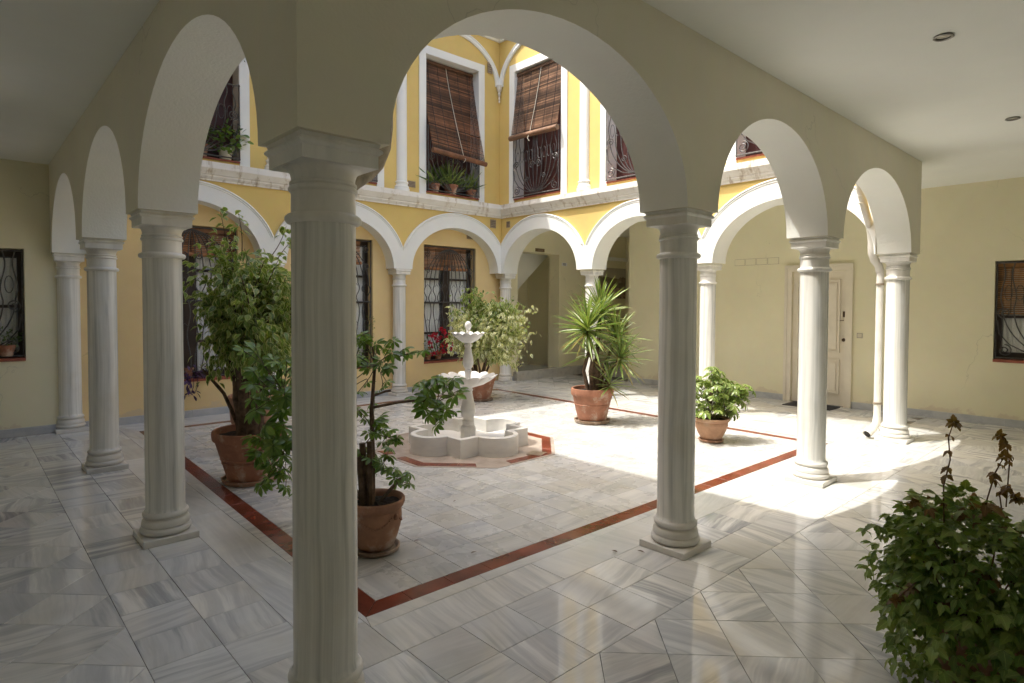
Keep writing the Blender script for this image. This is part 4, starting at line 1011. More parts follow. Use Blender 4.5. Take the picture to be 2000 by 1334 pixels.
fo = thing('marble_fountain', (FC[0], FC[1], .0), 'tiered white marble fountain with scalloped bowls in a lobed basin', 'fountain')
def lobed(q, r, o):        # square with round lobes on its sides; o = inward offset
    pts = []; q -= o; r -= o; cq = .48
    for k in range(4):
        rot = k*math.pi/2; ca, sa = math.cos(rot), math.sin(rot)
        loc = [(q, -q)]
        yv = r*math.cos(math.asin(min(1, (q-cq)/r))) if abs(q-cq) < r else r
        a0 = math.atan2(-math.sqrt(max(0, r*r-(q-cq)**2)), q-cq); a1 = -a0
        loc += [(cq+r*math.cos(a0+(a1-a0)*i/14), r*math.sin(a0+(a1-a0)*i/14)) for i in range(15)]
        pts += [(x*ca-y*sa, x*sa+y*ca) for x, y in loc]
    return pts
outp, inp = lobed(.48, .245, 0), lobed(.48, .245, .058)
bs = MB(); nn = len(outp); hb = .205
rows = [(outp, .003), (outp, hb-.006), (lobed(.48, .245, .006), hb), (lobed(.48, .245, .052), hb), (inp, hb-.006), (inp, .05)]
for poly, z in rows: bs.v += [(x, y, z) for x, y in poly]
for r in range(len(rows)-1):
    for i in range(nn): bs.f.append((r*nn+i, r*nn+(i+1) % nn, (r+1)*nn+(i+1) % nn, (r+1)*nn+i))
bs.build('basin', M['fmarble'], fo, smooth=.5)
MB().prism(inp, .01, .052).build('basin_floor', M['fmarble'], fo)
MB().lathe([(.088, .052), (.090, .06), (.090, .19), (.086, .20), (.080, .215), (.062, .225)], 8).build('pedestal', M['fmarble'], fo, smooth=.4).rotation_euler = (0, 0, math.pi/8)
ba = [(.062, .225), (.060, .25), (.066, .262), (.066, .272), (.052, .285), (.052, .297), (.072, .325), (.084, .365), (.086, .405), (.074, .465), (.060, .53), (.050, .585), (.048, .61), (.055, .618), (.055, .632), (.048, .638), (.05, .655)]
MB().lathe(ba, 28).build('baluster', M['fmarble'], fo, smooth=.8)
def bowl(R, z0, z1, lobes, rin):
    prof_o = [(rin, z0), (rin*1.5, z0+(z1-z0)*.08), (R*.55, z0+(z1-z0)*.30), (R*.82, z0+(z1-z0)*.66), (R*.97, z0+(z1-z0)*.93), (R, z1), (R*.975, z1+.004)]
    prof_i = [(R*.93, z1-.006), (R*.80, z0+(z1-z0)*.78), (R*.5, z0+(z1-z0)*.5), (.02, z0+(z1-z0)*.42)]
    pr = prof_o+prof_i; m = MB(); n_ = lobes*10; o = 0; kk = len(pr)
    for i in range(n_):
        t = 2*math.pi*i/n_; lob = abs(math.sin(lobes*t/2)); 
        for j, (r, z) in enumerate(pr):
            k = max(0, (r/R-.35)/.65); f = 1-.13*k*(1-lob**.6)
            zz = z+.028*k*k*(lob**.7-.5)
            m.v.append((r*f*math.cos(t), r*f*math.sin(t), zz))
    for i in range(n_):
        i2 = (i+1) % n_
        for j in range(kk-1): m.f.append((i*kk+j, i2*kk+j, i2*kk+j+1, i*kk+j+1))
    m.f.append(tuple(i*kk for i in range(n_))[::-1]); m.f.append(tuple(i*kk+kk-1 for i in range(n_))); return m
bowl(.335, .650, .785, 14, .055).build('lower_bowl', M['fmarble'], fo, smooth=1.1)
st_ = [(.030, .70), (.034, .80), (.042, .84), (.030, .855), (.050, .89), (.062, .93), (.060, .965), (.046, 1.04), (.036, 1.10), (.034, 1.115), (.044, 1.122), (.044, 1.14), (.036, 1.148), (.036, 1.165)]
MB().lathe(st_, 26).build('stem', M['fmarble'], fo, smooth=.8)
bowl(.192, 1.155, 1.262, 12, .040).build('upper_bowl', M['fmarble'], fo, smooth=1.1)
MB().lathe([(.03, 1.21), (.022, 1.25), (.016, 1.275), (.026, 1.29), (.018, 1.30), (.022, 1.31), (.034, 1.33), (.038, 1.355), (.034, 1.38), (.020, 1.398), (.004, 1.404)], 20).build('finial', M['fmarble'], fo, smooth=.9)

# ------------------------------------------------------------------ plants
def frame(d, roll=0.0, up=Vector((0, 0, 1))):
    y = d.normalized(); x = y.cross(up)
    if x.length < .05: x = y.cross(Vector((1, .2, 0)))
    x.normalize(); z = x.cross(y)
    q = Matrix.Rotation(roll, 3, y)
    x, z = q @ x, q @ z
    return Matrix(((x.x, y.x, z.x), (x.y, y.y, z.y), (x.z, y.z, z.z)))
def leafmesh(name, mat, prof, fold=.12, droop=.2, uvw=True):
    """unit leaf along +y, prof=[(t, halfwidth)]"""
    m = MB(); k = len(prof)
    for t, w in prof:
        z = -droop*t*t
        m.v += [(-w, t, z+fold*w), (0, t, z), (w, t, z+fold*w)]
    uvs = []
    mw = max(w for _, w in prof)
    for i in range(k-1):
        for j in range(2):
            f = (3*i+j, 3*i+j+1, 3*i+3+j+1, 3*i+3+j); m.f.append(f)
            for q in f: uvs.append((.5*(q % 3), prof[q//3][0]))
    return m, uvs
class LeafBag:
    """collects leaf matrices; those that show largest become objects, the rest one mesh of kind stuff"""
    def __init__(s, parent, unit, mats, name='leaf', limit=300): s.p = parent; s.u = unit; s.m = mats; s.L = []; s.n = name; s.lim = limit
    def add(s, pos, d, size, roll=0.0, k=0, width=1.0): s.L.append((Vector(pos), Vector(d), size, roll, k, width))
    def done(s):
        ml = s.m; base = wloc(s.p)
        s.L.sort(key=lambda l: (base+l[0]-CAM).length/ l[2])
        me = []
        for mat in ml: me.append(s.u[0].mesh(s.n, mat, 3, s.u[1], normals=False))
        for (p, d, sz, ro, k, w) in s.L[:s.lim]:
            o = link(s.n, me[k % len(me)], s.p); f = frame(d, ro).to_4x4()
            o.matrix_local = Matrix.Translation(p) @ f @ Matrix.Diagonal((sz*w, sz, sz, 1))
        rest = s.L[s.lim:]
        for k, mat in enumerate(ml):
            m = MB(); uvs = []
            for (p, d, sz, ro, kk, w) in rest:
                if kk % len(ml) != k: continue
                f = frame(d, ro); o = len(m.v)
                for v in s.u[0].v: m.v.append(tuple(p+f @ Vector((v[0]*sz*w, v[1]*sz, v[2]*sz))))
                for fc_ in s.u[0].f: m.f.append(tuple(i+o for i in fc_))
                uvs += s.u[1]
            if m.f: tag(m.build('foliage', mat, s.p, smooth=3, uvs=uvs, normals=False), kind='stuff')
U_FICUS = leafmesh('f', None, [(0, .02), (.12, .13), (.35, .29), (.6, .25), (.82, .10), (1, .004)], .30, .30)
U_OVAL = leafmesh('o', None, [(0, .015), (.12, .07), (.4, .175), (.68, .20), (.9, .11), (1, .01)], .25, .22)
U_BLADE = leafmesh('b', None, [(0, .030), (.15, .036), (.45, .042), (.75, .028), (1, .002)], .7, .12)
def whorl(nl=8):
    m = MB(); uvs = []
    for i in range(nl):
        a = 2*math.pi*(i+.3*random.random())/nl; sc1 = random.uniform(.8, 1.0)*(1.0 if i else .8); dz = random.uniform(-.35, -.10)
        R = Matrix.Rotation(a, 3, 'Z') @ Matrix.Rotation(dz, 3, 'X')
        o = len(m.v)
        for v in U_OVAL[0].v: m.v.append(tuple(R @ Vector((v[0]*sc1, (.10+v[1]*.92)*sc1, v[2]*sc1*1.3))))
        for f in U_OVAL[0].f: m.f.append(tuple(k+o for k in f))
        uvs += U_OVAL[1]
    return m, uvs
def pot(name, loc, label, prof, mat, sprof=None, smat=None, soil=None, garland=False, group=None, lip=None):
    t = thing(name, loc, label, 'plant', group)
    MB().lathe(prof, 40, cap=False).build('pot', mat, t, smooth=.6)
    if sprof: MB().lathe(sprof, 36, cap=False).build('saucer', smat or M['saucer'], t, smooth=.6)
    r, z = soil
    m = MB(); o = 0; n_ = 24; m.v.append((0, 0, z+.02))
    for q in (.5, 1.0):
        for i in range(n_): a = 2*math.pi*i/n_; m.v.append((r*q*math.cos(a), r*q*math.sin(a), z+random.uniform(-.008, .012)))
    for i in range(n_):
        m.f.append((0, 1+i, 1+(i+1) % n_)); m.f.append((1+i, 1+n_+i, 1+n_+(i+1) % n_, 1+(i+1) % n_))
    m.build('soil', M['soil'], t)
    return t
def potprof(rb, rt, h, z0, lip=.0, liph=.07, wall=.022, bands=()):
    p = [(rb*.5, z0+.004), (rb, z0), (rb+.004, z0+.012)]
    n_ = 10; zl = z0+h-liph
    for i in range(1, n_+1):
        k = i/n_; r = rb+(rt-lip-rb)*k; p.append((r, z0+.012+(zl-z0-.012)*k))
        for b in bands:
            if abs(k-b) < .05: p += [(r+.006, p[-1][1]+.004), (r+.006, p[-1][1]+.012), (r, p[-1][1]+.016)]
    p += [(rt-lip*.3, zl+.004), (rt, zl+.015), (rt+.004, zl+liph*.6), (rt, z0+h-.006), (rt-.008, z0+h), (rt-wall, z0+h-.004), (rt-wall-.008, z0+h-.06), (rt-wall-.03, z0+h-.10)]
    return p
def saucerprof(r, h=.04): return [(r*.6, .001), (r*.86, .001), (r*.95, .010), (r, h-.004), (r-.006, h), (r-.018, h-.004), (r-.03, .014), (r*.5, .012)]
def branchpath(a, b, bend=.08, n=6):
    a, b = Vector(a), Vector(b); l = (b-a).length; off = Vector((random.uniform(-1, 1), random.uniform(-1, 1), random.uniform(-.3, .8)))*bend*l
    return [a.lerp(b, i/n)+off*math.sin(math.pi*i/n) for i in range(n+1)]

# --- big ficus
BF = (.90, 3.40, 0)
t = pot('potted_ficus', BF, 'tall dark green ficus in a big terracotta pot beside the shaded arcade', potprof(.195, .315, .435, .035, .02, .085, .025, (.45,)), M['terra'], saucerprof(.245, .045), M['terra_old'], (.285, .41))
trunk_top = []
for i in range(6):
    a = i*1.05+.3; b0 = (.07*math.cos(a), .07*math.sin(a), .39); p1 = (.10*math.cos(a+.4), .10*math.sin(a+.4), .75); p2 = (.16*math.cos(a+.2), .16*math.sin(a+.2), 1.15)
    pts = branchpath(b0, p1, .05, 4)+branchpath(p1, p2, .06, 4)[1:]
    MB().tube(pts, [.062-.004*k for k in range(len(pts))], 8).build('trunk', M['bark'], t, smooth=.9); trunk_top.append(Vector(p2))
MB().tube([(-.06, .02, .40), (-.12, .10, .62), (-.16, .20, .78), (-.20, .22, .84), (-.30, .33, 1.0)], [.020, .017, .015, .016, .009], 7).build('branch', M['bark'], t, smooth=.9)
bag = LeafBag(t, U_FICUS, [M['ficus']])
rng = random.Random(5)
for i in range(300):
    while True:
        q = Vector((rng.uniform(-1, 1), rng.uniform(-1, 1), rng.uniform(-1, 1)))
        if .25 < q.length < 1: break
    lump = .86+.22*math.sin(3.1*q.x+1)*math.sin(2.7*q.z+2)+.10*math.sin(5*q.y)
    q = q*lump
    tip = Vector((q.x*.66, q.y*.64, 1.58+q.z*.80))
    # keep clear of the neighbour column band
    if tip.x < -.62: tip.x = -.62
    st0 = rng.choice(trunk_top).lerp(Vector((0, 0, 1.5)), rng.uniform(0, .6))
    pts = branchpath(st0, tip, .10, 6)
    MB().tube(pts, [.010*(1-.75*k/6) for k in range(7)], 4).build('twig', M['bark'], t) if i < 60 else None
    out = (tip-st0).normalized()
    for k in range(rng.randint(14, 22)):
        s_ = rng.uniform(.45, 1.02); p = st0.lerp(tip, s_)+Vector((rng.gauss(0, .05), rng.gauss(0, .05), rng.gauss(0, .045)))
        d = Vector((rng.gauss(0, .7), rng.gauss(0, .7), -.75+rng.gauss(0, .35)))+out*.5
        bag.add(p, d, rng.uniform(.06, .092), rng.uniform(-.7, .7))
for tip in ((-.22, .05, 2.42), (-.10, -.05, 2.38), (.30, -.1, 2.30), (.42, .0, 2.22)):
    pts = branchpath((tip[0]*.6, 0, 2.0), tip, .06, 6); MB().tube(pts, [.005, .0045, .004, .0035, .003, .0025, .002], 4).build('twig', M['bark'], t)
    for k in range(11): 
        p = Vector(pts[3]).lerp(Vector(tip), rng.uniform(.1, 1.05))+Vector((rng.gauss(0, .03), rng.gauss(0, .03), rng.gauss(0, .02))); bag.add(p, (rng.gauss(0, 1), rng.gauss(0, 1), -.35), rng.uniform(.06, .09), rng.uniform(-.6, .6))
bag.done()
# urn behind it
t = thing('terracotta_urn', (1.30, 4.52, 0), 'tall terracotta urn half hidden behind the big ficus trunk', 'urn')
MB().lathe([(.10, 0), (.13, .01), (.14, .05), (.12, .09), (.16, .18), (.205, .34), (.215, .46), (.205, .52), (.22, .53), (.235, .56), (.235, .60), (.22, .615), (.20, .61), (.19, .50)], 36, cap=False).build('urn_body', M['terra_old'], t, smooth=.6)
MB().lathe([(.0, .53), (.19, .525)], 24, cap=False).build('soil', M['soil'], t)

# --- near umbrella plant in bell pot
NP = (.949, 1.279, 0)
t = pot('potted_umbrella_plant', NP, 'lanky umbrella plant in a rounded terracotta pot just behind the corner column', [(.06, .024), (.105, .022), (.118, .035), (.140, .09), (.160, .16), (.170, .22), (.168, .265), (.164, .275), (.171, .285), (.182, .295), (.190, .315), (.191, .335), (.184, .345), (.172, .340), (.160, .325), (.152, .28)], M['terra_old'], saucerprof(.160, .035), M['saucer'], (.156, .305))
gl = MB()
for s_ in range(4):
    for k in range(15):
        a = s_*math.pi/2+.4+k/14*(math.pi/2)*.82; z = .245-.055*math.sin(math.pi*k/14); rr = .172-(.02 if z < .2 else 0)*(.2)
        gl.lathe([(.001, -.006), (.006, -.003), (.007, 0), (.006, .003), (.001, .006)], 6, (rr*math.cos(a)*.995, rr*math.sin(a)*.995, z), cap=False)
tag(gl.build('garland', M['terra_old'], t, smooth=.8), kind='stuff')
for s_ in range(4):
    a = s_*math.pi/2+.3
    MB().lathe([(.002, -.02), (.014, -.015), (.018, 0), (.012, .014), (.002, .02)], 8, (.176*math.cos(a), .176*math.sin(a), .245), cap=False).build('boss', M['terra_old'], t, smooth=.8)
TR = [Vector(p) for p in ((-.02, .0, .30), (-.015, .0, .6), (-.02, .01, .9), (.0, .0, 1.2), (-.01, .01, 1.32))]
MB().tube(TR, [.018, .015, .013, .010, .005], 7).build('trunk', M['bark'], t, smooth=.9)
for a, b, c in (((-.05, .03, .30), (-.07, .04, .70), .02), ((-.08, .02, .30), (-.10, .03, .62), .02), ((-.05, -.03, .30), (-.055, -.03, .72), .02), ((-.02, .05, .3), (-.18, .12, .42), .016), ((.02, -.02, .31), (.20, .02, .42), .012)):
    MB().tube(branchpath(a, b, .03, 4), c, 6).build('stem', M['bark'], t, smooth=.9)
WH = [(0.861,1.253,1.356,0.096),(0.989,1.33,1.334,0.118),(1.019,1.189,1.281,0.115),(1.159,1.21,1.272,0.137),(0.932,1.431,1.236,0.119),(0.884,1.117,1.223,0.102),(0.904,1.061,1.122,0.085),(0.965,1.527,1.002,0.112),(1.12,1.019,1.107,0.131),(1.185,0.945,1.132,0.14),(1.444,1.189,1.028,0.162),(1.211,1.066,0.995,0.153),(1.25,1.263,0.969,0.131),(1.292,0.993,0.945,0.126),(1.393,1.006,0.994,0.156),(1.135,0.929,0.907,0.121),(1.31,1.075,0.858,0.11),(1.303,1.231,0.879,0.141),(0.983,1.302,0.813,0.135),(1.085,1.345,0.745,0.13),(1.109,1.276,0.691,0.11),(0.83,1.149,0.802,0.094),(0.951,1.47,0.526,0.13),(0.962,1.353,0.513,0.118),(0.949,1.182,0.583,0.132),(0.934,1.023,0.586,0.111),(1.197,1.308,0.427,0.113),(0.875,1.362,0.645,0.117),(1.081,1.327,0.583,0.111),(1.22,1.294,0.373,0.085),(0.934,1.471,0.891,0.102),(1.047,1.501,0.909,0.076),(0.466,2.052,1.263,0.161),(0.596,2.189,1.204,0.129),(0.605,1.953,1.177,0.162),(0.577,2.289,1.094,0.171),(0.656,2.178,1.045,0.18),(0.571,1.764,1.234,0.137),(0.413,1.927,1.062,0.138),(0.58,1.823,0.989,0.158),(0.62,2.261,0.917,0.161),(0.474,2.056,0.867,0.171),(0.625,2.037,0.852,0.165),(0.495,1.946,0.775,0.187),(0.62,1.962,0.738,0.163),(0.616,1.884,0.655,0.151),(0.545,1.926,0.624,0.16),(0.507,2.108,0.569,0.174),(0.63,1.992,0.505,0.155),(0.629,2.195,0.44,0.13),(0.654,2.028,0.395,0.137),(0.603,2.229,0.314,0.151),(0.658,2.132,0.298,0.129),(0.737,2.174,1.028,0.172),(0.537,2.139,0.649,0.146),(0.572,1.454,0.935,0.147),(0.765,1.725,1.017,0.16),(0.834,1.718,0.764,0.162),(0.716,1.783,0.629,0.16),(0.782,1.53,1.171,0.136),(0.739,1.665,1.231,0.139),(0.725,1.346,0.996,0.13),(0.789,2.026,1.056,0.149)]
WM = [whorl(7), whorl(8), whorl(9)]
wme = [w[0].mesh('leaf', M['scheff'], 3, w[1], normals=False) for w in WM]
wme_l = [w[0].mesh('leaf', M['scheff_l'], 3, w[1], normals=False) for w in WM]
rng = random.Random(8)
def put_whorl(parent, p, d, size, pool, hub):
    o = link('leaf', rng.choice(pool), parent); z = d.normalized(); x = z.cross(Vector((.3, .5, .8))).normalized(); y = z.cross(x)
    rot = Matrix(((x.x, y.x, z.x), (x.y, y.y, z.y), (x.z, y.z, z.z))).to_4x4() @ Matrix.Rotation(rng.uniform(0, 6.3), 4, 'Z')
    o.matrix_local = Matrix.Translation(p) @ rot @ Matrix.Scale(size, 4)
hubs = [Vector((.0, .0, 1.2)), Vector((.35, -.2, .95)), Vector((.0, .02, .75)), Vector((0, 0, .5)), Vector((-.35, .62, 1.0)), Vector((-.3, .7, .6)), Vector((-.25, .45, .9)), Vector((.15, .0, .42))]
MB().tube([(-.01, .0, .93), (.12, -.07, .955), (.24, -.13, .965), (.36, -.2, .95)], [.010, .009, .008, .006], 6).build('branch', M['bark'], t, smooth=.9)
MB().tube([(-.05, .03, .5), (-.15, .25, .75), (-.25, .45, .9), (-.35, .62, 1.0)], [.014, .012, .010, .008], 6).build('branch', M['bark'], t, smooth=.9)
MB().tube([(-.06, .05, .35), (-.18, .40, .5), (-.3, .7, .6)], [.014, .012, .009], 6).build('branch', M['bark'], t, smooth=.9)
MB().tube([(-.02, .01, 1.0), (.06, -.03, 1.03), (.09, -.045, 1.035)], .008, 6).build('branch', M['bark'], t, smooth=.9)
for x, y, z, s_ in WH:
    p = Vector((x-NP[0], y-NP[1], z)); hb_ = min(hubs, key=lambda h: (h-p).length)
    MB().tube(branchpath(hb_, p, .08, 4), [.004, .0035, .003, .003, .0025], 4).build('petiole', M['stem'], t)
    d = Vector((rng.gauss(0, .45), rng.gauss(0, .45), .75))+(CAM-Vector((x, y, z))).normalized()*.45
    put_whorl(t, p, d, s_*.66, wme, hb_)
    for e in range(2):
        p2 = p+Vector((rng.gauss(0, .05), rng.gauss(0, .05), rng.gauss(0, .045))); d2_ = d+Vector((rng.gauss(0, .4), rng.gauss(0, .4), rng.gauss(0, .2)))
        MB().tube(branchpath(hb_.lerp(p, .5), p2, .05, 3), .0025, 4).build('petiole', M['stem'], t); put_whorl(t, p2, d2_, s_*.55, wme, hb_)

# --- small umbrella plant behind the second column
SP = (5.46, 1.43, 0)
t = pot('potted_umbrella_plant', SP, 'small pale green umbrella plant in a clay pot behind the nearer sunlit column', [(.05, .024), (.10, .022), (.115, .04), (.155, .11), (.185, .19), (.19, .23), (.186, .24), (.197, .25), (.204, .27), (.20, .285), (.188, .28), (.17, .25)], M['terra_pale'], saucerprof(.145, .035), M['terra_old'], (.17, .255))
rng = random.Random(21)
for i in range(120):
    a = rng.uniform(0, 6.28); rr = .30*math.sqrt(rng.random()); z = .30+.66*rng.random()**.8*(1-.45*(rr/.3))
    p = Vector((rr*math.cos(a), rr*math.sin(a), z))
    if i < 16: p = Vector((.24, -.28, .60))+Vector((rng.gauss(0, .06), rng.gauss(0, .06), rng.gauss(0, .06)))
    MB().tube(branchpath((p.x*.2, p.y*.2, max(.27, z-.22)), p, .06, 3), .003, 4).build('petiole', M['stem'], t)
    d = Vector((p.x*1.5+rng.gauss(0, .3), p.y*1.5+rng.gauss(0, .3), .7)); put_whorl(t, p, d, rng.uniform(.07, .115), wme_l, None)
for k in range(4): MB().tube(branchpath((.02*k-.03, .02, .25), (.07*k-.1, .05*k-.08, .7), .05, 4), .009, 6).build('stem', M['bark'], t)

# --- yucca
YP = (5.30, 3.10, 0)
t = pot('potted_yucca', YP, 'spiky yucca in a sunlit terracotta pot', potprof(.195, .285, .42, .05, .018, .10, .024, (.55,)), M['terra'], saucerprof(.245, .05), M['saucer'], (.255, .42))
rng = random.Random(4)
vr = r2; vu = Vector((0, 0, 1))
def ypos(px, pz, dd=0): return vr*px+Vector((fw.x, fw.y, 0))*dd+vu*pz
MB().tube([ypos(.03, .40), ypos(.04, .62), ypos(.05, .83)], [.085, .072, .066], 10).build('trunk', M['bark'], t, smooth=.9)
heads = [(ypos(-.09, 1.30, -.12), 84, .52, [ypos(.0, .42, -.04), ypos(-.04, .7, -.1), ypos(-.02, .85, -.12), ypos(-.09, 1.28, -.12)]),
         (ypos(.12, 1.52, .12), 74, .50, [ypos(.05, .8, .02), ypos(.09, 1.1, .08), ypos(.12, 1.5, .12)]),
         (ypos(.34, 1.18, .10), 58, .44, [ypos(.10, .45, .02), ypos(.2, .8, .08), ypos(.34, 1.16, .1)]),
         (ypos(.36, .92, -.08), 58, .42, [ypos(.1, .42, -.03), ypos(.26, .68, -.06), ypos(.36, .9, -.08)]),
         (ypos(.20, .58, -.20), 30, .34, [ypos(.1, .40, -.1), ypos(.20, .56, -.2)]),
         (ypos(-.05, .98, .0), 16, .40, [ypos(-.05, .42, .0), ypos(-.12, .7, .0), ypos(-.05, .96, 0)])]
bag = LeafBag(t, U_BLADE, [M['yucca'], M['yucca_dry']], limit=360)
for c, nl, ln, path in heads:
    MB().tube(path, [.030, .026, .024, .022][:len(path)], 7).build('stem', M['bark'], t, smooth=.9)
    for i in range(nl):
        a = i*2.399; k = i/nl; el = 1.45-2.15*k+rng.gauss(0, .12)
        d = Vector((math.cos(a)*math.cos(el), math.sin(a)*math.cos(el), math.sin(el)))
        bag.add(c+Vector((0, 0, -.10*k)), d, ln*rng.uniform(.75, 1.1), rng.uniform(-.4, .4), 1 if k > .82 and rng.random() < .5 else 0, rng.uniform(.7, 1.0))
bag.done()

# --- variegated ficus at the back
VP = (5.36, 5.56, 0)
t = pot('potted_ficus', VP, 'pale variegated ficus with drooping cream-edged leaves in the courtyard corner', potprof(.18, .26, .36, .035, .018, .075, .022), M['terra'], saucerprof(.225, .04), M['saucer'], (.235, .35))
bag = LeafBag(t, U_FICUS, [M['ficus_v'], M['ficus_v'], M['ficus']])
rng = random.Random(31)
for i in range(7): 
    a = i*.9; MB().tube(branchpath((.06*math.cos(a), .06*math.sin(a), .33), ypos(.28*math.cos(a), 1.0+.1*math.sin(i), .25*math.sin(a)), .06, 5), [.022, .02, .017, .014, .011, .008], 6).build('trunk', M['bark'], t, smooth=.9)
for i in range(560):
    while True:
        q = Vector((rng.uniform(-1, 1), rng.uniform(-1, 1), rng.uniform(-1, 1)))
        if .3 < q.length < 1: break
    lump = .88+.2*math.sin(4*q.x+2)*math.cos(3*q.z)
    tip = ypos(.14+q.x*.98*lump, 1.18+q.z*.72*lump+(.18 if -.6 < q.x < -.1 and q.z > .5 else 0), q.y*.55*lump)
    st0 = ypos(rng.gauss(0, .10), rng.uniform(.75, 1.15), rng.gauss(0, .08))
    if i < 40: MB().tube(branchpath(st0, tip, .10, 5), [.007, .006, .005, .004, .003, .002], 4).build('twig', M['bark'], t)
    green = tip.z > 1.55 or rng.random() < .15
    for k in range(rng.randint(9, 14)):
        p = st0.lerp(tip, rng.uniform(.5, 1.03))+Vector((rng.gauss(0, .05), rng.gauss(0, .05), rng.gauss(0, .05)))
        bag.add(p, (rng.gauss(0, .85), rng.gauss(0, .85), -.65+rng.gauss(0, .35)), rng.uniform(.065, .098), rng.uniform(-.8, .8), 2 if green else rng.randint(0, 1))
bag.done()

# --- trailing grape ivy in the foreground
IV = (2.08, -1.68, 0)
t = thing('trailing_plant', IV, 'dark leafy trailing plant with bronze young shoots in the gallery', 'plant')
MB().lathe(potprof(.13, .20, .28, .0, .015, .06, .02), 32, cap=False).build('pot', M['terra_old'], t, smooth=.6)
MB().lathe([(0, .245), (.17, .24)], 20, cap=False).build('soil', M['soil'], t)
def trifoliate():
    prof = [(0, .01), (.08, .12), (.20, .29), (.24, .22), (.40, .37), (.45, .27), (.60, .30), (.66, .19), (.82, .15), (1, .004)]
    lm, lu = leafmesh('t', None, prof, .22, .35)
    m = MB(); uvs = []
    for a, s_, tilt in ((0, 1.0, -.15), (1.15, .78, -.3), (-1.15, .78, -.3)):
        R = Matrix.Rotation(a, 3, 'Z') @ Matrix.Rotation(tilt, 3, 'X'); o = len(m.v)
        for v in lm.v: m.v.append(tuple(R @ Vector((v[0]*s_, (.06+v[1])*s_, v[2]*s_))))
        for f in lm.f: m.f.append(tuple(k+o for k in f))
        uvs += lu
    return m, uvs
U_TRI = trifoliate()
bag = LeafBag(t, U_TRI, [M['ivy'], M['ivy'], M['ivy_r']])
rng = random.Random(12)
for i in range(1900):
    while True:
        q = Vector((rng.uniform(-1, 1), rng.uniform(-1, 1), rng.uniform(-1, 1)))
        if .45 < q.length < 1: break
    lump = .9+.16*math.sin(4*q.x+q.z*3)+.08*math.sin(7*q.y)
    q *= lump
    p = Vector((q.x*.46, q.y*.46, .38+q.z*.45))
    if p.z < .05: continue
    out = Vector((q.x, q.y, q.z*.5)).normalized()
    d = out*.9+Vector((rng.gauss(0, .4), rng.gauss(0, .4), -.30+rng.gauss(0, .35)))
    bag.add(p, d, rng.uniform(.040, .068), rng.uniform(-.6, .6), 2 if (p.z > .74 and rng.random() < .35) or rng.random() < .015 else rng.randint(0, 1))
shoots = [[ypos(-.16, .70, 0), ypos(-.18, .86, -.02), ypos(-.155, .97, -.02), ypos(-.165, 1.06, -.02), ypos(-.13, 1.12, 0)],
          [ypos(-.05, .72, -.05), ypos(-.02, .86, -.06), ypos(.0, .93, -.06), ypos(.04, .99, -.05)],
          [ypos(.08, .74, .0), ypos(.05, .83, -.02), ypos(.09, .86, -.02), ypos(.14, .80, 0)],
          [ypos(-.30, .48, -.05), ypos(-.36, .455, -.08), ypos(-.42, .425, -.1)],
          [ypos(.26, .70, .2), ypos(.27, .90, .2), ypos(.25, 1.0, .2), ypos(.22, 1.02, .2)]]
for sh in shoots:
    MB().tube(sh, [.0028]*(len(sh)-1)+[.0015], 5).build('shoot', M['ivystem'], t, smooth=.9)
    for k in range(3): bag.add(Vector(sh[-1]), vr*(k-1)+Vector((0, 0, .3-.4*abs(k-1))), .036, rng.uniform(-.4, .4), 2)
    for k in range(7):
        i = rng.randint(1, len(sh)-1); p = Vector(sh[i-1]).lerp(Vector(sh[i]), rng.random())
        bag.add(p, vr*rng.choice((-1, 1))*.8+Vector((rng.gauss(0, .2), rng.gauss(0, .2), -.35)), rng.uniform(.028, .045), rng.uniform(-.4, .4), 2)
for k in range(26): MB().tube(branchpath((rng.gauss(0, .03), rng.gauss(0, .03), .24), (rng.uniform(-.26, .26), rng.uniform(-.26, .26), rng.uniform(.4, .68)), .10, 5), .003, 4).build('stem', M['ivystem'], t)
bag.done()

# --- window and balcony plants
def small_pot(parent, p, r=.075, h=.13, mat=None): return MB().lathe([(r*.7, 0), (r*.74, .01), (r*.95, h-.03), (r*1.05, h-.028), (r*1.07, h), (r*.95, h), (r*.9, h-.03), (.0, h-.035)], 20, p, cap=False).build('pot', mat or M['terra'], parent, smooth=.6)
def bush(t, c, rx, rz, n, unit, mats, size, seed, up=.3, limit=60):
    rr = random.Random(seed); b = LeafBag(t, unit, mats, limit=limit)
    for i in range(n):
        while True:
            q = Vector((rr.uniform(-1, 1), rr.uniform(-1, 1), rr.uniform(-1, 1)))
            if q.length < 1: break
        b.add(Vector(c)+Vector((q.x*rx, q.y*rx*.7, q.z*rz)), (q.x+rr.gauss(0, .4), q.y+rr.gauss(0, .4), up+rr.gauss(0, .4)), size*rr.uniform(.7, 1.2), rr.uniform(-.6, .6), rr.randint(0, 9))
    b.done(); return b
t = thing('potted_geranium', (5.52, YW+.03, .56), 'red flowering geraniums behind the iron grille of the window', 'plant')
small_pot(t, (-.12, .05, 0)); small_pot(t, (.12, .05, 0))
bush(t, (.0, -.04, .24), .28, .24, 130, U_OVAL, [M['herb'], M['scheff']], .06, 2)
rng = random.Random(3)
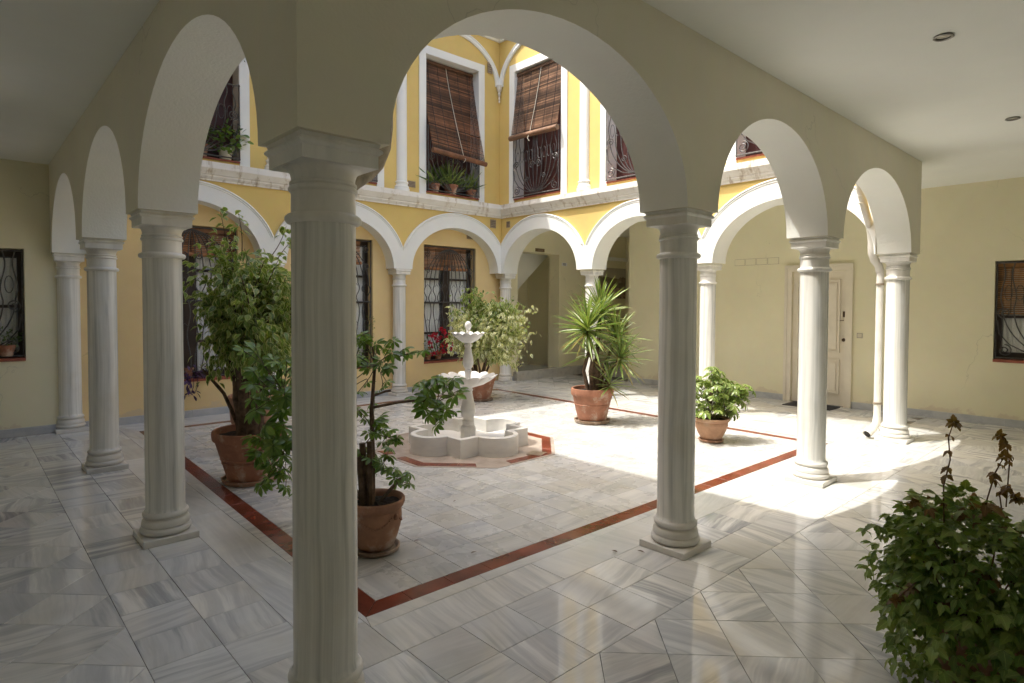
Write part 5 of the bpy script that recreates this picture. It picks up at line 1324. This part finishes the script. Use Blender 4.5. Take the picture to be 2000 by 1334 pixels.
for (fx, fz) in ((-.2, .2), (-.14, .12), (.05, .3), (.16, .3), (.28, .34), (.3, .16), (-.06, .36), (.06, .14), (.27, .07), (-.12, .0), (-.10, .30), (-.02, .24), (.03, .46), (.10, .42), (.16, .38), (.14, .20), (.20, .12), (.10, .04), (.22, .02), (.0, .02), (-.18, .33), (.22, .24)):
    f = MB(); uvs = []
    for k in range(16):
        d = Vector((rng.gauss(0, 1), rng.gauss(-.4, 1), rng.gauss(0, .8))).normalized(); F = frame(d, rng.uniform(0, 3)); o = len(f.v)
        for v in U_OVAL[0].v: f.v.append(tuple(F @ Vector((v[0]*.065, v[1]*.055, v[2]*.05))))
        for q in U_OVAL[0].f: f.f.append(tuple(i+o for i in q))
        uvs += U_OVAL[1]
    f.build('flower', M['petal'], t, loc=(fx, -.13+rng.uniform(-.04, .04), fz+.12), uvs=uvs, normals=False)
t = thing('potted_plant', (3.75, YW+.03, .56), 'leafy green plant on the sill of the middle grilled window', 'plant')
small_pot(t, (.1, .05, 0)); bush(t, (.22, -.03, .28), .24, .26, 130, U_OVAL, [M['scheff'], M['herb']], .08, 5)
MB().tube([(.33, -.05, .3), (.36, -.06, .6), (.38, -.06, .75), (.46, -.07, .82)], .004, 4).build('vine', M['stem'], t)
bush(t, (.40, -.06, .66), .09, .16, 22, U_OVAL, [M['herb']], .045, 6)
t = thing('potted_plant', (1.35, YW+.03, .56), 'purple trailing plant spilling from the window sill behind the big ficus', 'plant')
small_pot(t, (.0, .05, 0)); bush(t, (.0, -.05, .05), .22, .16, 60, U_OVAL, [M['purple']], .10, 7, -.4)
for k in range(3): MB().tube([(.05*k, -.06, .02), (.05*k-.02, -.12, -.12), (.05*k-.06, -.13, -.22)], .004, 4).build('vine', M['purple'], t)
bush(t, (-.02, -.13, -.18), .10, .08, 14, U_OVAL, [M['purple']], .09, 8, -.6)
t = thing('potted_plant', (-.60, YW+.08, .96), 'small bushy plant in a terracotta pot on the shaded gallery window sill', 'plant')
small_pot(t, (.0, .0, 0), .085, .13); bush(t, (.0, .0, .22), .16, .10, 120, U_OVAL, [M['herb']], .05, 9)
for lab, x, s1 in (('spiky potted plant at the pilaster side of the blind-covered balcony', 5.42, 1.0), ('larger spiky plant in a wide pot in the middle of the blind-covered balcony', 5.80, 1.5), ('small spiky potted plant at the corner side of the blind-covered balcony', 6.28, .9)):
    t = thing('potted_plant', (x, UY+.04, 3.625), lab, 'plant', 'balcony pots')
    small_pot(t, (0, 0, 0), .11*s1**.5, .15*s1**.4)
    b = LeafBag(t, U_BLADE, [M['herb'], M['scheff_l']]); rr = random.Random(int(x*10))
    for i in range(int(80*s1)):
        a = rr.uniform(0, 6.28); el = rr.uniform(.2, 1.45); b.add((rr.gauss(0, .04), rr.gauss(0, .03), .13), (math.cos(a)*math.cos(el), math.sin(a)*math.cos(el)*.6, math.sin(el)), rr.uniform(.22, .46)*s1**.4, rr.uniform(-.6, .6), rr.randint(0, 1), 1.3)
    b.done()
t = thing('potted_plant', (1.82, UY+.02, 3.625), 'round-leaved plant in a cream pot on the upper balcony', 'plant')
small_pot(t, (0, 0, 0), .10, .16, M['whitepot'])
U_ROUND = leafmesh('r', None, [(0, .02), (.1, .25), (.35, .46), (.65, .48), (.9, .28), (1, .03)], .15, .15)
bush(t, (.02, -.05, .28), .27, .24, 120, U_ROUND, [M['scheff'], M['herb']], .075, 14)
t = thing('potted_plant', (1.50, UY+.04, 3.625), 'terracotta pot with dark foliage beside the round-leaved balcony plant', 'plant')
small_pot(t, (0, 0, 0), .10, .17); bush(t, (.0, -.02, .30), .18, .18, 60, U_OVAL, [M['scheff']], .07, 15)
t = thing('hanging_plant', (1.85, UY+.10, 5.30), 'green hanging plant at the top of the upper balcony opening', 'plant')
MB().lathe([(.02, 0), (.09, .02), (.11, .12), (.12, .13), (.10, .13)], 18, (0, 0, -.1), cap=False).build('pot', M['terra'], t, smooth=.6)
for s_ in (-1, 1): MB().tube([(s_*.1, 0, .02), (0, 0, .4), (0, 0, .74)], .003, 4).build('hanger', M['iron'], t)
bush(t, (.0, -.05, -.05), .24, .38, 130, U_OVAL, [M['scheff'], M['herb']], .07, 16, -.4)

# --- a few dry leaves on the marble
lm = None; rng = random.Random(77)
for x, y, where in ((1.884, 1.681, 'between the fountain and the rounded pot'), (1.403, .793, 'just inside the near red tile line'), (2.50, 2.22, 'beside the fountain surround'), (3.264, 1.351, 'at the edge of the shaded courtyard tiles'),
                    (4.287, 1.683, 'in the sun patch'), (2.063, .227, 'on the slabs outside the red tile line'), (2.19, .06, 'touching the plinth of the second arcade column'), (1.24, 1.188, 'beside the rounded pot')):
    if lm is None: lm = U_OVAL[0].mesh('fallen_leaf', M['bark'], 3, U_OVAL[1], normals=False)
    o = bpy.data.objects.new('fallen_leaf', lm); col.objects.link(o); tag(o, 'tiny dark dry leaf on the floor '+where, 'leaf', 'dry leaves on the floor', 'thing')
    o.matrix_world = Matrix.Translation((x, y, .009)) @ Matrix.Rotation(rng.uniform(0, 6.3), 4, 'Z') @ Matrix.Rotation(.25, 4, 'X') @ Matrix.Scale(rng.uniform(.03, .05), 4)
